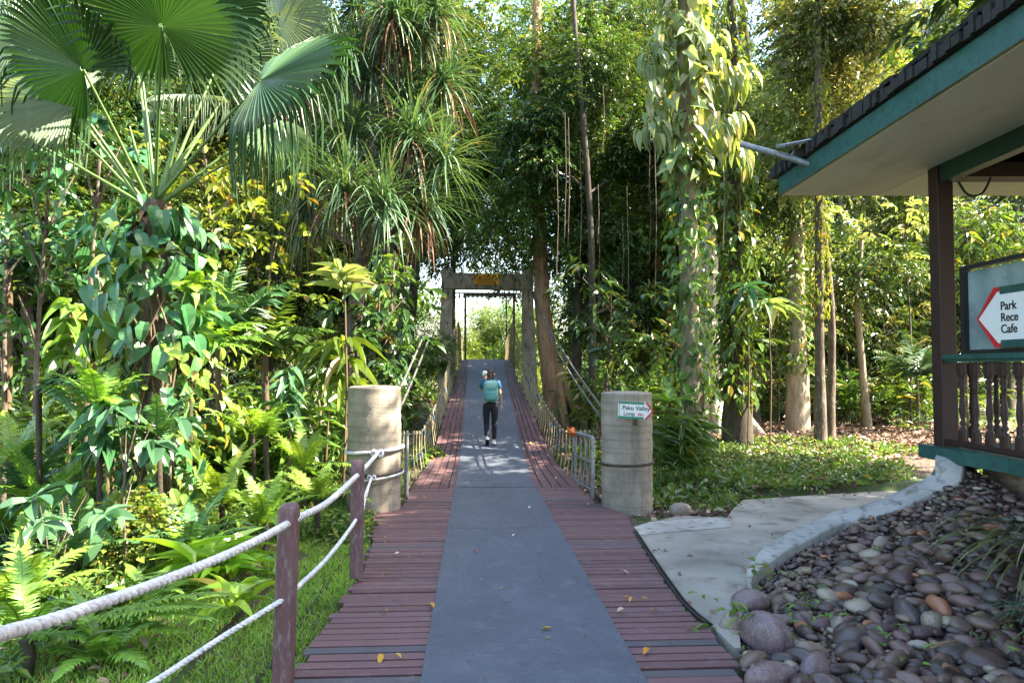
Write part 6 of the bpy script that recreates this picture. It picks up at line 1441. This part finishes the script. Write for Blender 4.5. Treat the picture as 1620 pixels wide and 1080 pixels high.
person = empty('person', (at(776, 640, PY).x, PY, pz), 0, 'person walking up the bridge, ponytail, blue top and black trousers, left arm raised', 'person')
# axes: x right, y away, z up; height 1.6
body_v = [(0, 0, .88), (0, .0, 1.02), (0, .01, 1.18), (0, .01, 1.30), (0, .02, 1.385), (0, .03, 1.43), (0, .04, 1.49), (0, .045, 1.56),      # 0 pelvis .. 7 head top
          (-.09, 0, .86), (-.085, .03, .50), (-.075, -.05, .14), (-.07, -.10, .10),                                    # left leg, heel lifted behind
          (.09, 0, .86), (.085, .02, .47), (.075, .03, .09), (.075, .10, .04),                                         # right leg
          (-.155, .01, 1.33), (-.215, .09, 1.16), (-.12, .16, 1.38),                                                   # left arm raised to the face
          (.155, .01, 1.33), (.205, -.01, 1.08), (.225, .07, .86)]                                                    # right arm hanging
body_e = [(0, 1), (1, 2), (2, 3), (3, 4), (4, 5), (5, 6), (6, 7), (0, 8), (8, 9), (9, 10), (10, 11), (0, 12), (12, 13), (13, 14), (14, 15), (3, 16), (16, 17), (17, 18), (3, 19), (19, 20), (20, 21)]
body_r = [(.13, .10), (.105, .085), (.125, .09), (.13, .085), .052, .045, .085, .055, .085, .052, .034, .028, .085, .052, .034, .028, .052, .038, .026, .052, .038, .024]
body = skinned('body', body_v, body_e, body_r, M['skin'], person)
# head details on the body mesh's own skin: ears, nose, brow as a head object
mb = MB(); bm = bmesh.new(); bmesh.ops.create_uvsphere(bm, u_segments=24, v_segments=18, radius=1)
for v in bm.verts:
    c = v.co; x, y, z = c.x*.073, c.y*.092, c.z*.112
    if z < -.03: x *= 1-.25*(-z-.03)/.08; 
    if c.y > .8 and -.25 < c.z < .15 and abs(c.x) < .25: y += .018
    if c.y > .6 and .05 < c.z < .25 and .2 < abs(c.x) < .55: y -= .008
    v.co = (x, y+.035, z+1.505)
for f in bm.faces: f.smooth = True
mb.addbm(bm, 0, True)
for s in (-1, 1): mb.tube([(s*.072, .03, 1.475), (s*.082, .025, 1.50), (s*.076, .03, 1.53)], [.008, .014, .01], 6)
for s in (-1, 1): mb.tube([(s*.028, .112, 1.512), (s*.028, .124, 1.512)], [.011, .004], 8, mi=1)
mb.tube([(-.022, .115, 1.455), (0, .124, 1.453), (.022, .115, 1.455)], [.003, .006, .003], 6, mi=2)
mb.build('head', [M['skin'], M['black'], M['red']], person)
# hair cap and ponytail
bm = bmesh.new(); bmesh.ops.create_uvsphere(bm, u_segments=28, v_segments=20, radius=1)
for v in list(bm.verts):
    c = v.co
    if (c.y > .45 and c.z < .45) or c.z < -.62: bm.verts.remove(v); continue
    w_ = 1+.02*math.sin(c.x*40)*math.cos(c.z*5); v.co = (c.x*.082*w_, c.y*.100*w_+.030, c.z*.118*w_+1.512)
mb = MB(); mb.addbm(bm, 0, True)
mb.tube([(0, -.065, 1.50), (0, -.11, 1.485), (.0, -.125, 1.42), (.01, -.12, 1.34), (.0, -.115, 1.29)], [.03, .03, .036, .026, .006], 9, jitter=.04)
mb.build('hair', M['hair'], person)
# hands with fingers
def hand(wr, dirv, nrm_, curl, parent, flip=1):
    d = Vector(dirv).normalized(); n_ = Vector(nrm_).normalized(); s = d.cross(n_).normalized()*flip; n_ = s.cross(d)*flip; W_ = Vector(wr); vs = [W_, W_+d*.04, W_+d*.075]; es = [(0, 1), (1, 2)]; rs = [(.022, .016), (.034, .014), (.034, .012)]
    for q, (off, ln) in enumerate(((-.027, .062), (-.009, .072), (.009, .068), (.026, .054))):
        b0 = W_+d*.078+s*off; i = len(vs); p1 = b0+d*ln*.4-n_*curl*.01; p2 = p1+(d*math.cos(curl)-n_*math.sin(curl))*ln*.35; p3 = p2+(d*math.cos(curl*1.8)-n_*math.sin(curl*1.8))*ln*.3
        vs += [b0, p1, p2, p3]; es += [(2, i), (i, i+1), (i+1, i+2), (i+2, i+3)]; rs += [.0095, .009, .0082, .007]
    i = len(vs); t0 = W_+d*.025-s*.03; vs += [t0, t0+(d*.7-s*.7)*.03-n_*.008, t0+(d*.9-s*.4)*.055-n_*.016]; es += [(1, i), (i, i+1), (i+1, i+2)]; rs += [.012, .01, .008]
    return skinned('hand', [tuple(v) for v in vs], es, rs, M['skin'], parent, 1)
hand((-.12, .16, 1.38), (.05, .1, 1), (.2, 1, 0), 1.0, person)
hand((.225, .07, .86), (.0, .2, -1), (-1, 0, 0), .5, person, -1)
# clothes
skinned('top', [(0, 0, .96), (0, .0, 1.06), (0, .01, 1.2), (0, .01, 1.32), (-.155, .01, 1.335), (-.205, .07, 1.20), (.155, .01, 1.335), (.19, 0, 1.18)], [(0, 1), (1, 2), (2, 3), (3, 4), (4, 5), (3, 6), (6, 7)], [(.15, .115), (.14, .105), (.145, .105), (.145, .10), .072, .06, .072, .056], M['shirt'], person)
skinned('trousers', [(0, 0, .95), (0, 0, .88), (-.09, -.01, .80), (-.088, .03, .50), (-.078, -.04, .17), (.09, -.01, .80), (.088, .02, .47), (.078, .03, .11)], [(0, 1), (1, 2), (2, 3), (3, 4), (1, 5), (5, 6), (6, 7)], [(.145, .115), (.15, .12), .098, .068, .052, .098, .068, .052], M['trousers'], person)
def shoe(x, y, z, pitch):
    root = MB(); Mx = Matrix.Translation((x, y, z)) @ Matrix.Rotation(pitch, 4, 'X')
    bm = bmesh.new(); bmesh.ops.create_uvsphere(bm, u_segments=18, v_segments=12, radius=1)
    for v in bm.verts: c = v.co; zz = max(c.z, -.35); v.co = Vector((c.x*.045*(1-.15*c.y), c.y*.13+.04, zz*.05+(.02 if c.y < -.2 and c.z > 0 else 0)))
    bmesh.ops.transform(bm, verts=bm.verts, matrix=Mx); root.addbm(bm, 0, True)
    bm = bmesh.new(); bmesh.ops.create_cube(bm, size=1); bmesh.ops.scale(bm, vec=(.082, .25, .022), verts=bm.verts); bmesh.ops.bevel(bm, geom=bm.edges[:], offset=.009, segments=2, affect='EDGES'); bmesh.ops.translate(bm, verts=bm.verts, vec=(0, .04, -.024)); bmesh.ops.transform(bm, verts=bm.verts, matrix=Mx); root.addbm(bm, 1)
    root.build('shoe', [M['white'], M['black']], person)
shoe(-.07, -.10, .10, R(-38)); shoe(.075, .03, .036, 0)
# things carried
pack = empty('backpack', (person.location.x, PY-.03, pz), 0, 'teal backpack on the back of the walking person', 'backpack')
def soft_box(mb, c, size, b, mi=0, k=3):
    bm = bmesh.new(); bmesh.ops.create_cube(bm, size=1); bmesh.ops.subdivide_edges(bm, edges=bm.edges[:], cuts=4, use_grid_fill=True)
    for v in bm.verts:
        q = v.co*2; l = (abs(q.x)**k+abs(q.y)**k+abs(q.z)**k)**(1/k); m_ = max(abs(q.x), abs(q.y), abs(q.z)); v.co = v.co*(m_/l if l else 1)*1.08; v.co += Vector((random.uniform(-.008, .008),)*3)
    bmesh.ops.scale(bm, vec=size, verts=bm.verts); bmesh.ops.translate(bm, verts=bm.verts, vec=c); mb.addbm(bm, mi, True)
mb = MB(); soft_box(mb, (0, -.14, 1.15), (.30, .16, .42), .04, k=4); mb.build('bag_body', M['pack'], pack)
mb = MB(); soft_box(mb, (0, -.155, 1.29), (.26, .15, .17), .04, k=3); mb.build('flap', M['pack_light'], pack)
mb = MB(); soft_box(mb, (0, -.235, 1.06), (.22, .06, .18), .02, k=4); mb.build('front_pocket', M['pack'], pack)
for s in (-1, 1):
    mb = MB(); mb.tube([(s*.09, -.08, 1.34), (s*.105, -.03, 1.40), (s*.11, .07, 1.37), (s*.13, .12, 1.22), (s*.15, .02, 1.05), (s*.13, -.08, 1.0)], .016, 6); mb.build('strap', M['pack'], pack)
mb = MB(); mb.tube([(0, -.12, 1.36), (0, -.15, 1.40), (0, -.18, 1.36)], .008, 5); mb.build('handle', M['pack_light'], pack)
mb = MB(); soft_box(mb, (0, 0, 0), (.10, .09, .11), .02, k=2.4)
tag(mb.build('white_bundle', M['white'], loc=(person.location.x-.125, PY+.13, pz+1.52)), 'small white bundle held up beside the head in the left hand', 'bundle')
